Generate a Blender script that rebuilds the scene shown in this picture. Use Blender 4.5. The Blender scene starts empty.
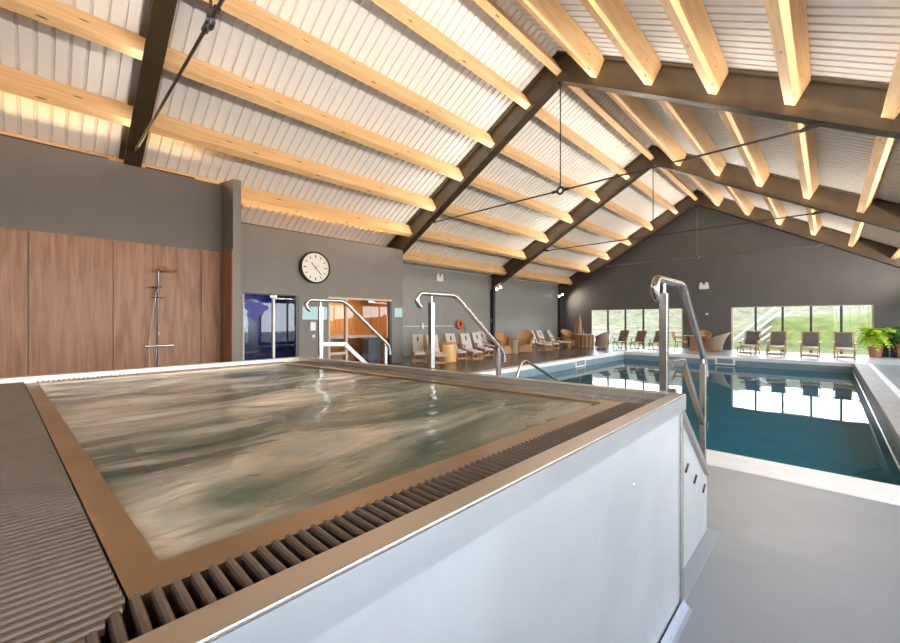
import bpy, bmesh, math, random
from mathutils import Vector, Matrix
random.seed(7)
PI = math.pi
sc = bpy.context.scene
COL = sc.collection

# ------------------------------------------------------------------ mesh builder
class MB:
    def __init__(self): self.v = []; self.f = []; self.mi = []; self.cur = 0
    def add(self, vs, fs):
        n = len(self.v); self.v += [tuple(p) for p in vs]
        for f in fs: self.f.append(tuple(i + n for i in f)); self.mi.append(self.cur)
    def box(self, x0, x1, y0, y1, z0, z1, M=None):
        vs = [(x0,y0,z0),(x1,y0,z0),(x1,y1,z0),(x0,y1,z0),(x0,y0,z1),(x1,y0,z1),(x1,y1,z1),(x0,y1,z1)]
        if M is not None: vs = [M @ Vector(p) for p in vs]
        self.add(vs, [(0,3,2,1),(4,5,6,7),(0,1,5,4),(1,2,6,5),(2,3,7,6),(3,0,4,7)]); return self
    def bar(self, a, b, w, h, up=(0,0,1)):
        """rectangular bar from a to b, w across, h along up"""
        a, b = Vector(a), Vector(b); d = (b-a).normalized(); u = Vector(up)
        s = d.cross(u)
        if s.length < 1e-5: s = d.cross(Vector((1,0,0)))
        s.normalize(); u = s.cross(d).normalized(); s *= w/2; u *= h/2
        vs = [a-s-u,a+s-u,a+s+u,a-s+u,b-s-u,b+s-u,b+s+u,b-s+u]
        self.add(vs, [(0,3,2,1)[::-1],(4,5,6,7)[::-1],(0,1,5,4)[::-1],(1,2,6,5)[::-1],(2,3,7,6)[::-1],(3,0,4,7)[::-1]]); return self
    def tube(self, path, r, n=10, cap=True, closed=False):
        path = [Vector(p) for p in path]; m = len(path)
        rs = r if isinstance(r, (list, tuple)) else [r]*m
        ref = None; rings = []
        for i, p in enumerate(path):
            if closed: t = path[(i+1) % m]-path[i-1]
            else: t = (path[min(i+1,m-1)]-path[max(i-1,0)])
            t.normalize()
            if ref is None:
                ref = t.orthogonal().normalized()
            ref = (ref - t*ref.dot(t)).normalized(); b = t.cross(ref)
            rings.append([p + (ref*math.cos(2*PI*k/n) + b*math.sin(2*PI*k/n))*rs[i] for k in range(n)])
        vs = [q for R in rings for q in R]; fs = []
        for i in range(m if closed else m-1):
            for k in range(n):
                i2 = (i+1) % m
                fs.append((i*n+k, i*n+(k+1)%n, i2*n+(k+1)%n, i2*n+k))
        if cap and not closed:
            fs.append(tuple(range(n))[::-1]); fs.append(tuple((m-1)*n+k for k in range(n)))
        self.add(vs, fs); return self
    def lathe(self, prof, n=24, c=(0,0,0), axis='z'):
        vs = []
        for (r, z) in prof:
            for k in range(n):
                a = 2*PI*k/n; x, y = r*math.cos(a), r*math.sin(a)
                p = (x,y,z) if axis == 'z' else ((z,x,y) if axis == 'x' else (y,z,x))
                vs.append((p[0]+c[0],p[1]+c[1],p[2]+c[2]))
        fs = []
        for i in range(len(prof)-1):
            for k in range(n):
                fs.append((i*n+k,i*n+(k+1)%n,(i+1)*n+(k+1)%n,(i+1)*n+k))
        fs.append(tuple(range(n))[::-1]); fs.append(tuple((len(prof)-1)*n+k for k in range(n)))
        self.add(vs, fs); return self
    def prism(self, poly, vec):
        n = len(poly); a = [Vector(p) for p in poly]; b = [p+Vector(vec) for p in a]
        self.add(a+b, [tuple(range(n))[::-1], tuple(range(n,2*n))] + [(i,(i+1)%n,n+(i+1)%n,n+i) for i in range(n)]); return self
    def sheet(self, pts, flip=False):
        """grid of points [row][col]"""
        R, C = len(pts), len(pts[0]); vs = [p for r in pts for p in r]; fs = []
        for i in range(R-1):
            for j in range(C-1):
                q = (i*C+j,i*C+j+1,(i+1)*C+j+1,(i+1)*C+j); fs.append(q[::-1] if flip else q)
        self.add(vs, fs); return self
    def build(self, name, mat, parent=None, smooth=False, bevel=0, off=None, fix=True):
        me = bpy.data.meshes.new(name)
        v = self.v
        if off is not None: v = [(p[0]-off[0],p[1]-off[1],p[2]-off[2]) for p in v]
        me.from_pydata(v, [], self.f)
        mats = mat if isinstance(mat, (list,tuple)) else [mat]
        for m in mats: me.materials.append(m)
        if len(mats) > 1: me.polygons.foreach_set('material_index', self.mi)
        if fix:
            bm = bmesh.new(); bm.from_mesh(me); bmesh.ops.recalc_face_normals(bm, faces=bm.faces); bm.to_mesh(me); bm.free()
        if smooth:
            for p in me.polygons: p.use_smooth = True
            try: me.set_sharp_from_angle(angle=math.radians(40))
            except Exception: pass
        o = bpy.data.objects.new(name, me); COL.objects.link(o)
        if parent is not None: o.parent = parent
        if bevel:
            m = o.modifiers.new('bevel','BEVEL'); m.width = bevel; m.segments = 2; m.limit_method = 'ANGLE'; m.angle_limit = math.radians(40)
        if off is not None and parent is None: o.location = off
        return o

def tag(o, label, cat, group=None, kind=None):
    if label: o['label'] = label
    if cat: o['category'] = cat
    if group: o['group'] = group
    if kind: o['kind'] = kind
    return o
def thing(name, label, cat, loc=(0,0,0), rz=0, group=None):
    o = bpy.data.objects.new(name, None); COL.objects.link(o); o.location = loc; o.rotation_euler = (0,0,rz)
    o.empty_display_size = .1
    return tag(o, label, cat, group)
def struct(mb, name, mat, label=None, cat=None, **k):
    o = mb.build(name, mat, **k); return tag(o, label, cat, None, 'structure')
def dup(root, loc, rz, label, group=None):
    r = root.copy(); COL.objects.link(r); r.location = loc; r.rotation_euler = (0,0,rz); r['label'] = label
    if group: r['group'] = group
    for ch in list(root.children):
        c = ch.copy(); COL.objects.link(c); c.parent = r
        for g in list(ch.children):
            d = g.copy(); COL.objects.link(d); d.parent = c
    return r

# ------------------------------------------------------------------ materials
def new(name):
    m = bpy.data.materials.new(name); m.use_nodes = True
    nt = m.node_tree; b = nt.nodes.get('Principled BSDF'); return m, nt, b
def N(nt, t, **kw):
    n = nt.nodes.new(t)
    for k, v in kw.items():
        if k in n.inputs: n.inputs[k].default_value = v
        else: setattr(n, k, v)
    return n
def lin(c):
    return tuple(((x/255)/12.92 if x/255 <= .04045 else ((x/255+.055)/1.055)**2.4) for x in c)
def rgba(c): return (c[0],c[1],c[2],1)
def plain(name, col, rough=.6, metal=0, spec=.5, noise=0, nscale=6, bump=0, bscale=40, emit=None, es=0):
    m, nt, b = new(name)
    b.inputs['Base Color'].default_value = rgba(col); b.inputs['Roughness'].default_value = rough
    b.inputs['Metallic'].default_value = metal; b.inputs['Specular IOR Level'].default_value = spec
    tc = N(nt,'ShaderNodeTexCoord')
    if noise:
        t = N(nt,'ShaderNodeTexNoise'); t.inputs['Scale'].default_value = nscale; t.inputs['Detail'].default_value = 4
        nt.links.new(tc.outputs['Object'], t.inputs['Vector'])
        r = N(nt,'ShaderNodeValToRGB')
        r.color_ramp.elements[0].position = .3; r.color_ramp.elements[1].position = .7
        r.color_ramp.elements[0].color = rgba([c*(1-noise) for c in col]); r.color_ramp.elements[1].color = rgba([min(1,c*(1+noise)) for c in col])
        nt.links.new(t.outputs['Fac'], r.inputs['Fac']); nt.links.new(r.outputs['Color'], b.inputs['Base Color'])
    if bump:
        t = N(nt,'ShaderNodeTexNoise'); t.inputs['Scale'].default_value = bscale; t.inputs['Detail'].default_value = 3
        nt.links.new(tc.outputs['Object'], t.inputs['Vector'])
        bp = N(nt,'ShaderNodeBump'); bp.inputs['Strength'].default_value = bump; bp.inputs['Distance'].default_value = .01
        nt.links.new(t.outputs['Fac'], bp.inputs['Height']); nt.links.new(bp.outputs['Normal'], b.inputs['Normal'])
    if emit:
        b.inputs['Emission Color'].default_value = rgba(emit); b.inputs['Emission Strength'].default_value = es
    return m
def wood(name, c1, c2, scale=(8,.6,8), rough=.55, knots=True, dist=2.0, coord='Object', knotcol=None):
    m, nt, b = new(name); b.inputs['Roughness'].default_value = rough; b.inputs['Specular IOR Level'].default_value = .35
    tc = N(nt,'ShaderNodeTexCoord'); mp = N(nt,'ShaderNodeMapping'); mp.inputs['Scale'].default_value = scale
    nt.links.new(tc.outputs[coord], mp.inputs['Vector'])
    n1 = N(nt,'ShaderNodeTexNoise'); n1.inputs['Scale'].default_value = 2.2; n1.inputs['Detail'].default_value = 6; n1.inputs['Distortion'].default_value = dist*.3
    nt.links.new(mp.outputs[0], n1.inputs['Vector'])
    r = N(nt,'ShaderNodeValToRGB'); r.color_ramp.elements[0].position=.3; r.color_ramp.elements[1].position=.68
    r.color_ramp.elements[0].color = rgba(c1); r.color_ramp.elements[1].color = rgba(c2)
    nt.links.new(n1.outputs['Fac'], r.inputs['Fac'])
    out = r.outputs['Color']
    if knots:
        mp2 = N(nt,'ShaderNodeMapping'); mp2.inputs['Scale'].default_value = (scale[0]*.5, scale[1]*2.5, scale[2]*.5)
        nt.links.new(tc.outputs[coord], mp2.inputs['Vector'])
        vo = N(nt,'ShaderNodeTexVoronoi'); vo.inputs['Scale'].default_value = 1.0
        nt.links.new(mp2.outputs[0], vo.inputs['Vector'])
        k = N(nt,'ShaderNodeValToRGB'); k.color_ramp.elements[0].position=.06; k.color_ramp.elements[1].position=.11
        k.color_ramp.elements[0].color=(1,1,1,1); k.color_ramp.elements[1].color=(0,0,0,1)
        nt.links.new(vo.outputs['Distance'], k.inputs['Fac'])
        mx = N(nt,'ShaderNodeMixRGB'); mx.inputs['Color2'].default_value = rgba(knotcol or [c*.35 for c in c1])
        nt.links.new(k.outputs['Color'], mx.inputs['Fac']); nt.links.new(out, mx.inputs['Color1']); out = mx.outputs['Color']
    nt.links.new(out, b.inputs['Base Color'])
    return m
def steel(name, col=(.78,.78,.8), rough=.28, brush=(60,2,2), bump=.15, rvar=.12, var=.1, warp=0):
    m, nt, b = new(name); b.inputs['Metallic'].default_value = 1; b.inputs['Base Color'].default_value = rgba(col)
    tc = N(nt,'ShaderNodeTexCoord'); mp = N(nt,'ShaderNodeMapping'); mp.inputs['Scale'].default_value = brush
    nt.links.new(tc.outputs['Object'], mp.inputs['Vector'])
    t = N(nt,'ShaderNodeTexNoise'); t.inputs['Scale'].default_value = 3; t.inputs['Detail'].default_value = 5
    nt.links.new(mp.outputs[0], t.inputs['Vector'])
    mr = N(nt,'ShaderNodeMapRange'); mr.inputs['To Min'].default_value = rough-rvar*.5; mr.inputs['To Max'].default_value = rough+rvar
    nt.links.new(t.outputs['Fac'], mr.inputs['Value']); nt.links.new(mr.outputs[0], b.inputs['Roughness'])
    r = N(nt,'ShaderNodeValToRGB'); r.color_ramp.elements[0].position=.35; r.color_ramp.elements[1].position=.65
    r.color_ramp.elements[0].color = rgba([c*(1-var) for c in col]); r.color_ramp.elements[1].color = rgba([min(1,c*(1+var)) for c in col])
    t2 = N(nt,'ShaderNodeTexNoise'); t2.inputs['Scale'].default_value = 2.5; t2.inputs['Detail'].default_value = 4
    nt.links.new(tc.outputs['Object'], t2.inputs['Vector']); nt.links.new(t2.outputs['Fac'], r.inputs['Fac'])
    nt.links.new(r.outputs['Color'], b.inputs['Base Color'])
    bp = N(nt,'ShaderNodeBump'); bp.inputs['Strength'].default_value = bump; bp.inputs['Distance'].default_value = .002
    nt.links.new(t.outputs['Fac'], bp.inputs['Height'])
    if warp:   # slight waviness of the thin sheet
        mw = N(nt,'ShaderNodeMapping'); mw.inputs['Rotation'].default_value = (math.radians(-40),0,0); mw.inputs['Scale'].default_value = (1,1.6,.5)
        nt.links.new(tc.outputs['Object'], mw.inputs['Vector'])
        tw = N(nt,'ShaderNodeTexNoise'); tw.inputs['Scale'].default_value = .9; tw.inputs['Detail'].default_value = 2
        nt.links.new(mw.outputs[0], tw.inputs['Vector'])
        bw = N(nt,'ShaderNodeBump'); bw.inputs['Strength'].default_value = 1; bw.inputs['Distance'].default_value = warp
        nt.links.new(tw.outputs['Fac'], bw.inputs['Height']); nt.links.new(bw.outputs['Normal'], bp.inputs['Normal'])
    if bump or warp: nt.links.new(bp.outputs['Normal'], b.inputs['Normal'])
    return m
def glass(name, tint=(.93,.97,.96), fres=1.45, rough=0.0):
    m, nt, b = new(name); nt.nodes.remove(b); out = nt.nodes['Material Output']
    tr = N(nt,'ShaderNodeBsdfTransparent'); tr.inputs['Color'].default_value = rgba(tint)
    gl = N(nt,'ShaderNodeBsdfGlossy'); gl.inputs['Roughness'].default_value = rough
    fr = N(nt,'ShaderNodeFresnel'); fr.inputs['IOR'].default_value = fres
    mx = N(nt,'ShaderNodeMixShader')
    nt.links.new(fr.outputs[0], mx.inputs[0]); nt.links.new(tr.outputs[0], mx.inputs[1]); nt.links.new(gl.outputs[0], mx.inputs[2])
    nt.links.new(mx.outputs[0], out.inputs['Surface']); return m
def emis(name, col, s):
    m, nt, b = new(name); b.inputs['Base Color'].default_value = rgba(col)
    b.inputs['Emission Color'].default_value = rgba(col); b.inputs['Emission Strength'].default_value = s; return m

WALL = plain('charcoal_paint', (.135,.127,.120), rough=.5, noise=.06, nscale=1.5, spec=.4)
WALL_LIT = plain('charcoal_paint_lit', (.18,.17,.158), rough=.45, noise=.05, nscale=1.5, spec=.4)  # charcoal paint lightened to stand in for the light on the clock wall
GABLE = plain('dark_grey_paint', (.088,.087,.089), rough=.5, noise=.06, nscale=1.5, spec=.4)
WALL_G = plain('grey_gloss_paint', (.27,.275,.27), rough=.3, noise=.05, nscale=1.5, spec=.5)
PINE = wood('pine_glulam', (.70,.42,.19), (.84,.56,.29), scale=(9,.5,9), rough=.5)
WALNUT = wood('walnut_panel', (.22,.098,.05), (.385,.20,.12), scale=(5,5,.45), rough=.42, knots=True, knotcol=(.12,.055,.035))
DECK = plain('white_coated_steel', (.80,.78,.76), rough=.38, spec=.5)
BROWN = plain('brown_painted_steel', (.048,.033,.016), rough=.38, noise=.2, nscale=4, spec=.5)
BLACK = plain('black_metal', (.02,.02,.02), rough=.4)
CHROME = plain('chrome', (.8,.8,.82), rough=.12, metal=1)
RAIL = steel('satin_steel_tube', (.52,.50,.475), rough=.2, brush=(8,8,8), bump=.03, rvar=.06, var=.04)
STEEL = steel('brushed_steel_side', (.93,.935,.955), rough=.36, brush=(3,30,3), bump=.02, rvar=.10, var=.05, warp=.035)
LIP = steel('steel_lip', (.89,.895,.91), rough=.32, brush=(3,3,3), bump=.0, rvar=.05, var=.04)
RIM = steel('steel_rim', (.56,.515,.47), rough=.34, brush=(4,4,4), bump=.0, rvar=.06, var=.04)
STRIP = steel('steel_overflow_strip', (.33,.25,.18), rough=.30, brush=(6,6,6), bump=.05, rvar=.12, var=.12)
GRATE = plain('grate_plastic', (.076,.060,.049), rough=.34, noise=.18, nscale=9, spec=.5)
GUTTER = plain('gutter_dark', (.012,.010,.009), rough=.7)
FLOOR_A = plain('grey_vinyl_floor', (.20,.222,.25), rough=.42, noise=.05, nscale=2.5, bump=.05, bscale=150)
FLOOR_B = plain('grey_deck_floor', (.205,.218,.24), rough=.40, noise=.07, nscale=2, bump=.05, bscale=120)
FLOOR_L = plain('brown_deck_floor', (.075,.062,.052), rough=.22, noise=.15, nscale=3, spec=.5)
FLOOR_F = plain('pale_tile_floor', (.36,.36,.37), rough=.35, noise=.06, nscale=3)
COPING = plain('white_coping', (.72,.71,.69), rough=.45, noise=.05, nscale=8, bump=.1, bscale=60)
COPING_G = plain('grey_coping', (.34,.34,.34), rough=.5, noise=.25, nscale=14, bump=.2, bscale=60)
POOLT = plain('pool_liner', (.035,.42,.64), rough=.4, noise=.15, nscale=1.2)
POOLW = plain('pool_upper_wall', (.17,.245,.30), rough=.4, noise=.08, nscale=3)
WHITE = plain('white_plastic', (.80,.80,.80), rough=.35)
FACE = plain('clock_face', (.82,.79,.74), rough=.4)
GLASS = glass('window_glass', fres=1.25)
GLASS_IN = glass('interior_glass', tint=(.86,.88,.9), fres=1.6)
FRAME_M = plain('dark_window_frame', (.03,.03,.032), rough=.35)
FRAME_W = plain('pale_timber_frame', (.62,.50,.38), rough=.45, noise=.1, nscale=10)
SAUNA = wood('sauna_timber', (.34,.135,.035), (.52,.24,.075), scale=(4,4,.7), rough=.5, knots=True)
NAVY = plain('navy_steam_tile', (.02,.025,.10), rough=.15, noise=.6, nscale=4)
SIGNB = plain('pale_blue_sign', (.40,.70,.78), rough=.4)
TEAK = wood('teak', (.33,.155,.055), (.52,.28,.12), scale=(10,10,10), rough=.5, knots=False)
TEAK_D = wood('dark_teak', (.16,.085,.045), (.27,.155,.085), scale=(10,10,10), rough=.5, knots=False)
CUSH = plain('light_grey_cushion', (.60,.585,.56), rough=.9, noise=.08, nscale=20)
CUSH_W = plain('off_white_cushion', (.72,.69,.66), rough=.9, noise=.05, nscale=20)
SLING = plain('charcoal_sling', (.095,.09,.095), rough=.8, noise=.15, nscale=40)
SLING_B = plain('brown_sling', (.16,.11,.09), rough=.8, noise=.2, nscale=40)
STRAP = plain('dark_strap', (.05,.05,.05), rough=.8)
def wicker(name, c1, c2):
    m, nt, b = new(name); b.inputs['Roughness'].default_value = .6
    tc = N(nt,'ShaderNodeTexCoord'); w = N(nt,'ShaderNodeTexWave'); w.bands_direction='Z'; w.inputs['Scale'].default_value = 14; w.inputs['Distortion'].default_value = 1.5
    nt.links.new(tc.outputs['Object'], w.inputs['Vector'])
    r = N(nt,'ShaderNodeValToRGB'); r.color_ramp.elements[0].color = rgba(c1); r.color_ramp.elements[1].color = rgba(c2)
    nt.links.new(w.outputs['Fac'], r.inputs['Fac']); nt.links.new(r.outputs['Color'], b.inputs['Base Color'])
    bp = N(nt,'ShaderNodeBump'); bp.inputs['Strength'].default_value = .5; bp.inputs['Distance'].default_value = .01
    nt.links.new(w.outputs['Fac'], bp.inputs['Height']); nt.links.new(bp.outputs['Normal'], b.inputs['Normal']); return m
WICKER = wicker('tan_wicker', (.30,.15,.06), (.56,.32,.15))
WICKER_G = wicker('grey_wicker', (.20,.14,.10), (.42,.31,.23))
CANE = wood('cane', (.42,.20,.07), (.60,.33,.13), knots=False)
TERRA = plain('terracotta', (.42,.17,.09), rough=.75, noise=.2, nscale=10)
DPOT = plain('dark_planter', (.045,.045,.05), rough=.6)
SOIL = plain('soil', (.04,.028,.018), rough=.95)
LEAF = plain('fern_leaf', (.42,.58,.035), rough=.45, noise=.35, nscale=4)
LEAF2 = plain('dark_leaf', (.06,.17,.035), rough=.45, noise=.3, nscale=4)
ORANGE = plain('orange_float', (.65,.12,.04), rough=.5)
DRIFT = wood('driftwood', (.24,.115,.05), (.46,.25,.12), knots=False)
BARREL = wood('blond_barrel', (.52,.30,.10), (.72,.46,.18), scale=(9,9,.6), knots=False, rough=.3)
TABLETOP = plain('pale_table_top', (.55,.50,.47), rough=.35)
FENCE = plain('weathered_fence', (.27,.25,.21), rough=.8, noise=.2, nscale=6)
SLEEPER = plain('pale_sleepers', (.19,.175,.16), rough=.8, noise=.15, nscale=5)

def grass_mat():
    m, nt, b = new('grass_hill'); b.inputs['Roughness'].default_value = .9; b.inputs['Specular IOR Level'].default_value = .1
    g = N(nt,'ShaderNodeTexCoord'); n1 = N(nt,'ShaderNodeTexNoise'); n1.inputs['Scale'].default_value = .22; n1.inputs['Detail'].default_value = 7; n1.inputs['Roughness'].default_value = .65
    nt.links.new(g.outputs['Object'], n1.inputs['Vector'])
    sx = N(nt,'ShaderNodeSeparateXYZ'); nt.links.new(g.outputs['Object'], sx.inputs[0])
    # greens on the near bank, dry grass higher up the hill
    green = N(nt,'ShaderNodeValToRGB'); e = green.color_ramp.elements; e[0].position=.35; e[1].position=.65
    e[0].color=(.036,.045,.008,1); e[1].color=(.085,.088,.020,1)
    n2 = N(nt,'ShaderNodeTexNoise'); n2.inputs['Scale'].default_value = 1.6; n2.inputs['Detail'].default_value = 8; n2.inputs['Roughness'].default_value=.7
    nt.links.new(g.outputs['Object'], n2.inputs['Vector'])
    nt.links.new(n2.outputs['Fac'], green.inputs['Fac'])
    dry = N(nt,'ShaderNodeValToRGB'); e = dry.color_ramp.elements; e[0].position=.38; e[1].position=.62
    e[0].color=(.050,.046,.024,1); e[1].color=(.115,.095,.06,1); nt.links.new(n2.outputs['Fac'], dry.inputs['Fac'])
    at = N(nt,'ShaderNodeAttribute'); at.attribute_name = 'dry'
    ad = N(nt,'ShaderNodeMath'); ad.operation='MULTIPLY_ADD'; nt.links.new(n1.outputs['Fac'], ad.inputs[0]); ad.inputs[1].default_value=.9; 
    sb = N(nt,'ShaderNodeMath'); sb.operation='SUBTRACT'; nt.links.new(at.outputs['Fac'], sb.inputs[0]); sb.inputs[1].default_value=.45
    nt.links.new(sb.outputs[0], ad.inputs[2])
    mx = N(nt,'ShaderNodeMixRGB'); nt.links.new(ad.outputs[0], mx.inputs['Fac']); mx.use_clamp=True
    nt.links.new(green.outputs['Color'], mx.inputs['Color1']); nt.links.new(dry.outputs['Color'], mx.inputs['Color2'])
    nt.links.new(mx.outputs['Color'], b.inputs['Base Color']); return m
GRASS = grass_mat()

def water_pool():
    m, nt, b = new('pool_water'); nt.nodes.remove(b); out = nt.nodes['Material Output']
    tc = N(nt,'ShaderNodeTexCoord'); n = N(nt,'ShaderNodeTexNoise'); n.inputs['Scale'].default_value = .9; n.inputs['Detail'].default_value = 3
    nt.links.new(tc.outputs['Object'], n.inputs['Vector'])
    bp = N(nt,'ShaderNodeBump'); bp.inputs['Strength'].default_value = .12; bp.inputs['Distance'].default_value = .02
    nt.links.new(n.outputs['Fac'], bp.inputs['Height'])
    tr = N(nt,'ShaderNodeBsdfTransparent'); tr.inputs['Color'].default_value = (.80,.94,.98,1)
    gl = N(nt,'ShaderNodeBsdfGlossy'); gl.inputs['Roughness'].default_value = .015
    fr = N(nt,'ShaderNodeFresnel'); fr.inputs['IOR'].default_value = 1.33
    nt.links.new(bp.outputs['Normal'], gl.inputs['Normal']); nt.links.new(bp.outputs['Normal'], fr.inputs['Normal'])
    df = N(nt,'ShaderNodeBsdfDiffuse'); df.inputs['Color'].default_value = (.015,.20,.30,1)   # suspended matter scatters teal
    m2 = N(nt,'ShaderNodeMixShader'); m2.inputs[0].default_value = .5; nt.links.new(tr.outputs[0], m2.inputs[1]); nt.links.new(df.outputs[0], m2.inputs[2])
    mx = N(nt,'ShaderNodeMixShader'); nt.links.new(fr.outputs[0], mx.inputs[0]); nt.links.new(m2.outputs[0], mx.inputs[1]); nt.links.new(gl.outputs[0], mx.inputs[2])
    nt.links.new(mx.outputs[0], out.inputs['Surface']); return m
def water_tub():
    m, nt, b = new('bubbling_tub_water'); out = nt.nodes['Material Output']
    b.inputs['Roughness'].default_value = .12; b.inputs['IOR'].default_value = 1.33
    tc = N(nt,'ShaderNodeTexCoord')
    mp = N(nt,'ShaderNodeMapping'); mp.inputs['Scale'].default_value = (2.0,.55,1); mp.inputs['Rotation'].default_value = (0,0,math.radians(-18))
    nt.links.new(tc.outputs['Object'], mp.inputs['Vector'])
    n1 = N(nt,'ShaderNodeTexNoise'); n1.inputs['Scale'].default_value = 1.5; n1.inputs['Detail'].default_value = 6; n1.inputs['Distortion'].default_value = .6
    nt.links.new(mp.outputs[0], n1.inputs['Vector'])
    r = N(nt,'ShaderNodeValToRGB'); e = r.color_ramp.elements
    e[0].position=.32; e[0].color=(.11,.135,.105,1); e[1].position=.70; e[1].color=(.64,.595,.52,1)
    k = e.new(.46); k.color=(.21,.215,.175,1); k = e.new(.57); k.color=(.37,.345,.29,1)
    nt.links.new(n1.outputs['Fac'], r.inputs['Fac']); nt.links.new(r.outputs['Color'], b.inputs['Base Color'])
    n2 = N(nt,'ShaderNodeTexNoise'); n2.inputs['Scale'].default_value = 5; n2.inputs['Detail'].default_value = 3
    nt.links.new(mp.outputs[0], n2.inputs['Vector'])
    bp = N(nt,'ShaderNodeBump'); bp.inputs['Strength'].default_value = .5; bp.inputs['Distance'].default_value = .03
    nt.links.new(n2.outputs['Fac'], bp.inputs['Height']); nt.links.new(bp.outputs['Normal'], b.inputs['Normal'])
    tr = N(nt,'ShaderNodeBsdfTransparent'); tr.inputs['Color'].default_value = (.72,.86,.74,1)
    mr = N(nt,'ShaderNodeMapRange'); mr.inputs['From Min'].default_value=.35; mr.inputs['From Max'].default_value=.6; mr.inputs['To Min'].default_value=.55; mr.inputs['To Max'].default_value=1
    nt.links.new(n1.outputs['Fac'], mr.inputs['Value'])
    mx = N(nt,'ShaderNodeMixShader'); nt.links.new(mr.outputs[0], mx.inputs[0]); nt.links.new(tr.outputs[0], mx.inputs[1]); nt.links.new(b.outputs[0], mx.inputs[2])
    nt.links.new(mx.outputs[0], out.inputs['Surface']); return m
POOLWATER = water_pool(); TUBWATER = water_tub()

# ------------------------------------------------------------------ hall constants
XR, ZR, SL = -5.10, 7.80, .564            # ridge line, rafter underside at ridge, roof slope
XL, XRT = -13.3, 3.1                      # long walls
YN, YF = -4.0, 25.05                      # gable walls
FY = [1.37, 9.53, 17.15, 24.55]           # steel frames
DK = .78                                  # roof sheet above rafter underside
def zr(x, d=0): return ZR + d - SL*abs(x-XR)

# floors (pool hole: X -7.3..0.66, Y 5.41..20.06)
PX0, PX1, PY0, PY1 = -7.30, .66, 5.41, 20.06
mb = MB(); mb.box(XL, XRT, YN, 3.35, -.12, 0); struct(mb, 'floor', FLOOR_A, 'pale blue-grey vinyl floor around the raised hot tub', 'floor')
mb = MB(); mb.box(-7.6, XRT, 3.35, PY0-.56, -.12, 0); struct(mb, 'floor', FLOOR_B, 'mid grey floor between the hot tub and the near edge of the pool', 'floor')
mb = MB(); mb.box(XL, -7.58, 3.35, YF, -.12, 0); struct(mb, 'floor', FLOOR_L, 'dark glossy brown deck floor under the row of loungers along the left wall', 'floor')
mb = MB(); mb.box(-7.58, XRT, PY1+.28, YF, -.12, 0); struct(mb, 'floor', FLOOR_F, 'pale floor between the far end of the pool and the garden windows', 'floor')
mb = MB(); mb.box(1.12, XRT, PY0-.56, PY1+.28, -.12, 0); struct(mb, 'floor', FLOOR_B, 'grey floor strip to the right of the pool', 'floor')
# coping
mb = MB(); mb.box(-7.6, 1.0, PY0-.56, PY0, -.12, .012); struct(mb, 'trim_1', COPING, 'white coping along the near edge of the pool', 'pool edging', bevel=.01)
mb = MB(); mb.box(-7.58, PX0, PY0, PY1+.28, -.12, .012); struct(mb, 'trim_2', COPING, 'pale coping along the left edge of the pool beside the brown deck', 'pool edging', bevel=.01)
mb = MB(); mb.box(PX0, 1.0, PY1, PY1+.28, -.12, .012); struct(mb, 'trim_3', COPING, 'pale coping along the far edge of the pool below the windows', 'pool edging', bevel=.01)
mb = MB(); mb.box(PX1, 1.0, PY0, PY1, -.12, .012); struct(mb, 'trim_4', COPING_G, 'speckled grey coping along the right edge of the pool', 'pool edging', bevel=.01)
mb = MB(); mb.box(1.0, 1.12, PY0-.56, PY1+.28, -.12, .006); struct(mb, 'trim_5', COPING, 'white line beside the grey coping on the right of the pool', 'pool edging')
# pool basin
PD = -1.0
mb = MB()
mb.box(PX0-.1,PX1+.1,PY0-.1,PY1+.1,PD-.1,PD); 
mb.cur = 0
mb.box(PX0-.12,PX0,PY0-.1,PY1+.1,PD,-.42); mb.box(PX1,PX1+.12,PY0-.1,PY1+.1,PD,-.42)
mb.box(PX0,PX1,PY0-.12,PY0,PD,-.42); mb.box(PX0,PX1,PY1,PY1+.12,PD,-.42)
mb.cur = 1
mb.box(PX0-.12,PX0,PY0-.1,PY1+.1,-.42,-.12); mb.box(PX1,PX1+.12,PY0-.1,PY1+.1,-.42,-.12)
mb.box(PX0,PX1,PY0-.12,PY0,-.42,-.12); mb.box(PX0,PX1,PY1,PY1+.12,-.42,-.12)
struct(mb, 'pool_basin', [POOLT, POOLW], 'teal lined swimming pool basin sunk into the hall floor', 'swimming pool')
mb = MB(); mb.add([(PX0,PY0,-.36),(PX1,PY0,-.36),(PX1,PY1,-.36),(PX0,PY1,-.36)], [(0,1,2,3)])
tag(mb.build('pool_water', POOLWATER), 'still teal water of the swimming pool reflecting the windows', 'water', kind='stuff')

# ------------------------------------------------------------------ walls
mb = MB(); mb.box(XL-.2, XL, YN, YF, 0, zr(XL,DK)); struct(mb, 'wall_left', WALL_G, 'grey painted wall behind the loungers along the left of the pool', 'wall')
WX, CX = -10.47, -11.5
mb = MB(); mb.box(WX-.2, WX-.03, YN, 3.05, 0, 4.77); struct(mb, 'wall_left', WALL, 'charcoal wall above the walnut panels on the left', 'wall')
# fin at the end of the panelled wall
mb = MB(); mb.prism([(WX-.2,3.05,0),(-9.70,3.05,0),(-9.70,3.05,4.72),(WX-.2,3.05,4.85)], (0,.17,0)); struct(mb, 'wall_left', WALL_LIT, 'short charcoal fin wall ending the walnut panels', 'wall')
mb = MB(); mb.box(WX+.0, -9.705, 3.025, 3.048, 0, 3.13); struct(mb, 'trim_6', WALNUT, 'narrow walnut cladding on the side of the charcoal fin wall', 'cladding')
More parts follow.
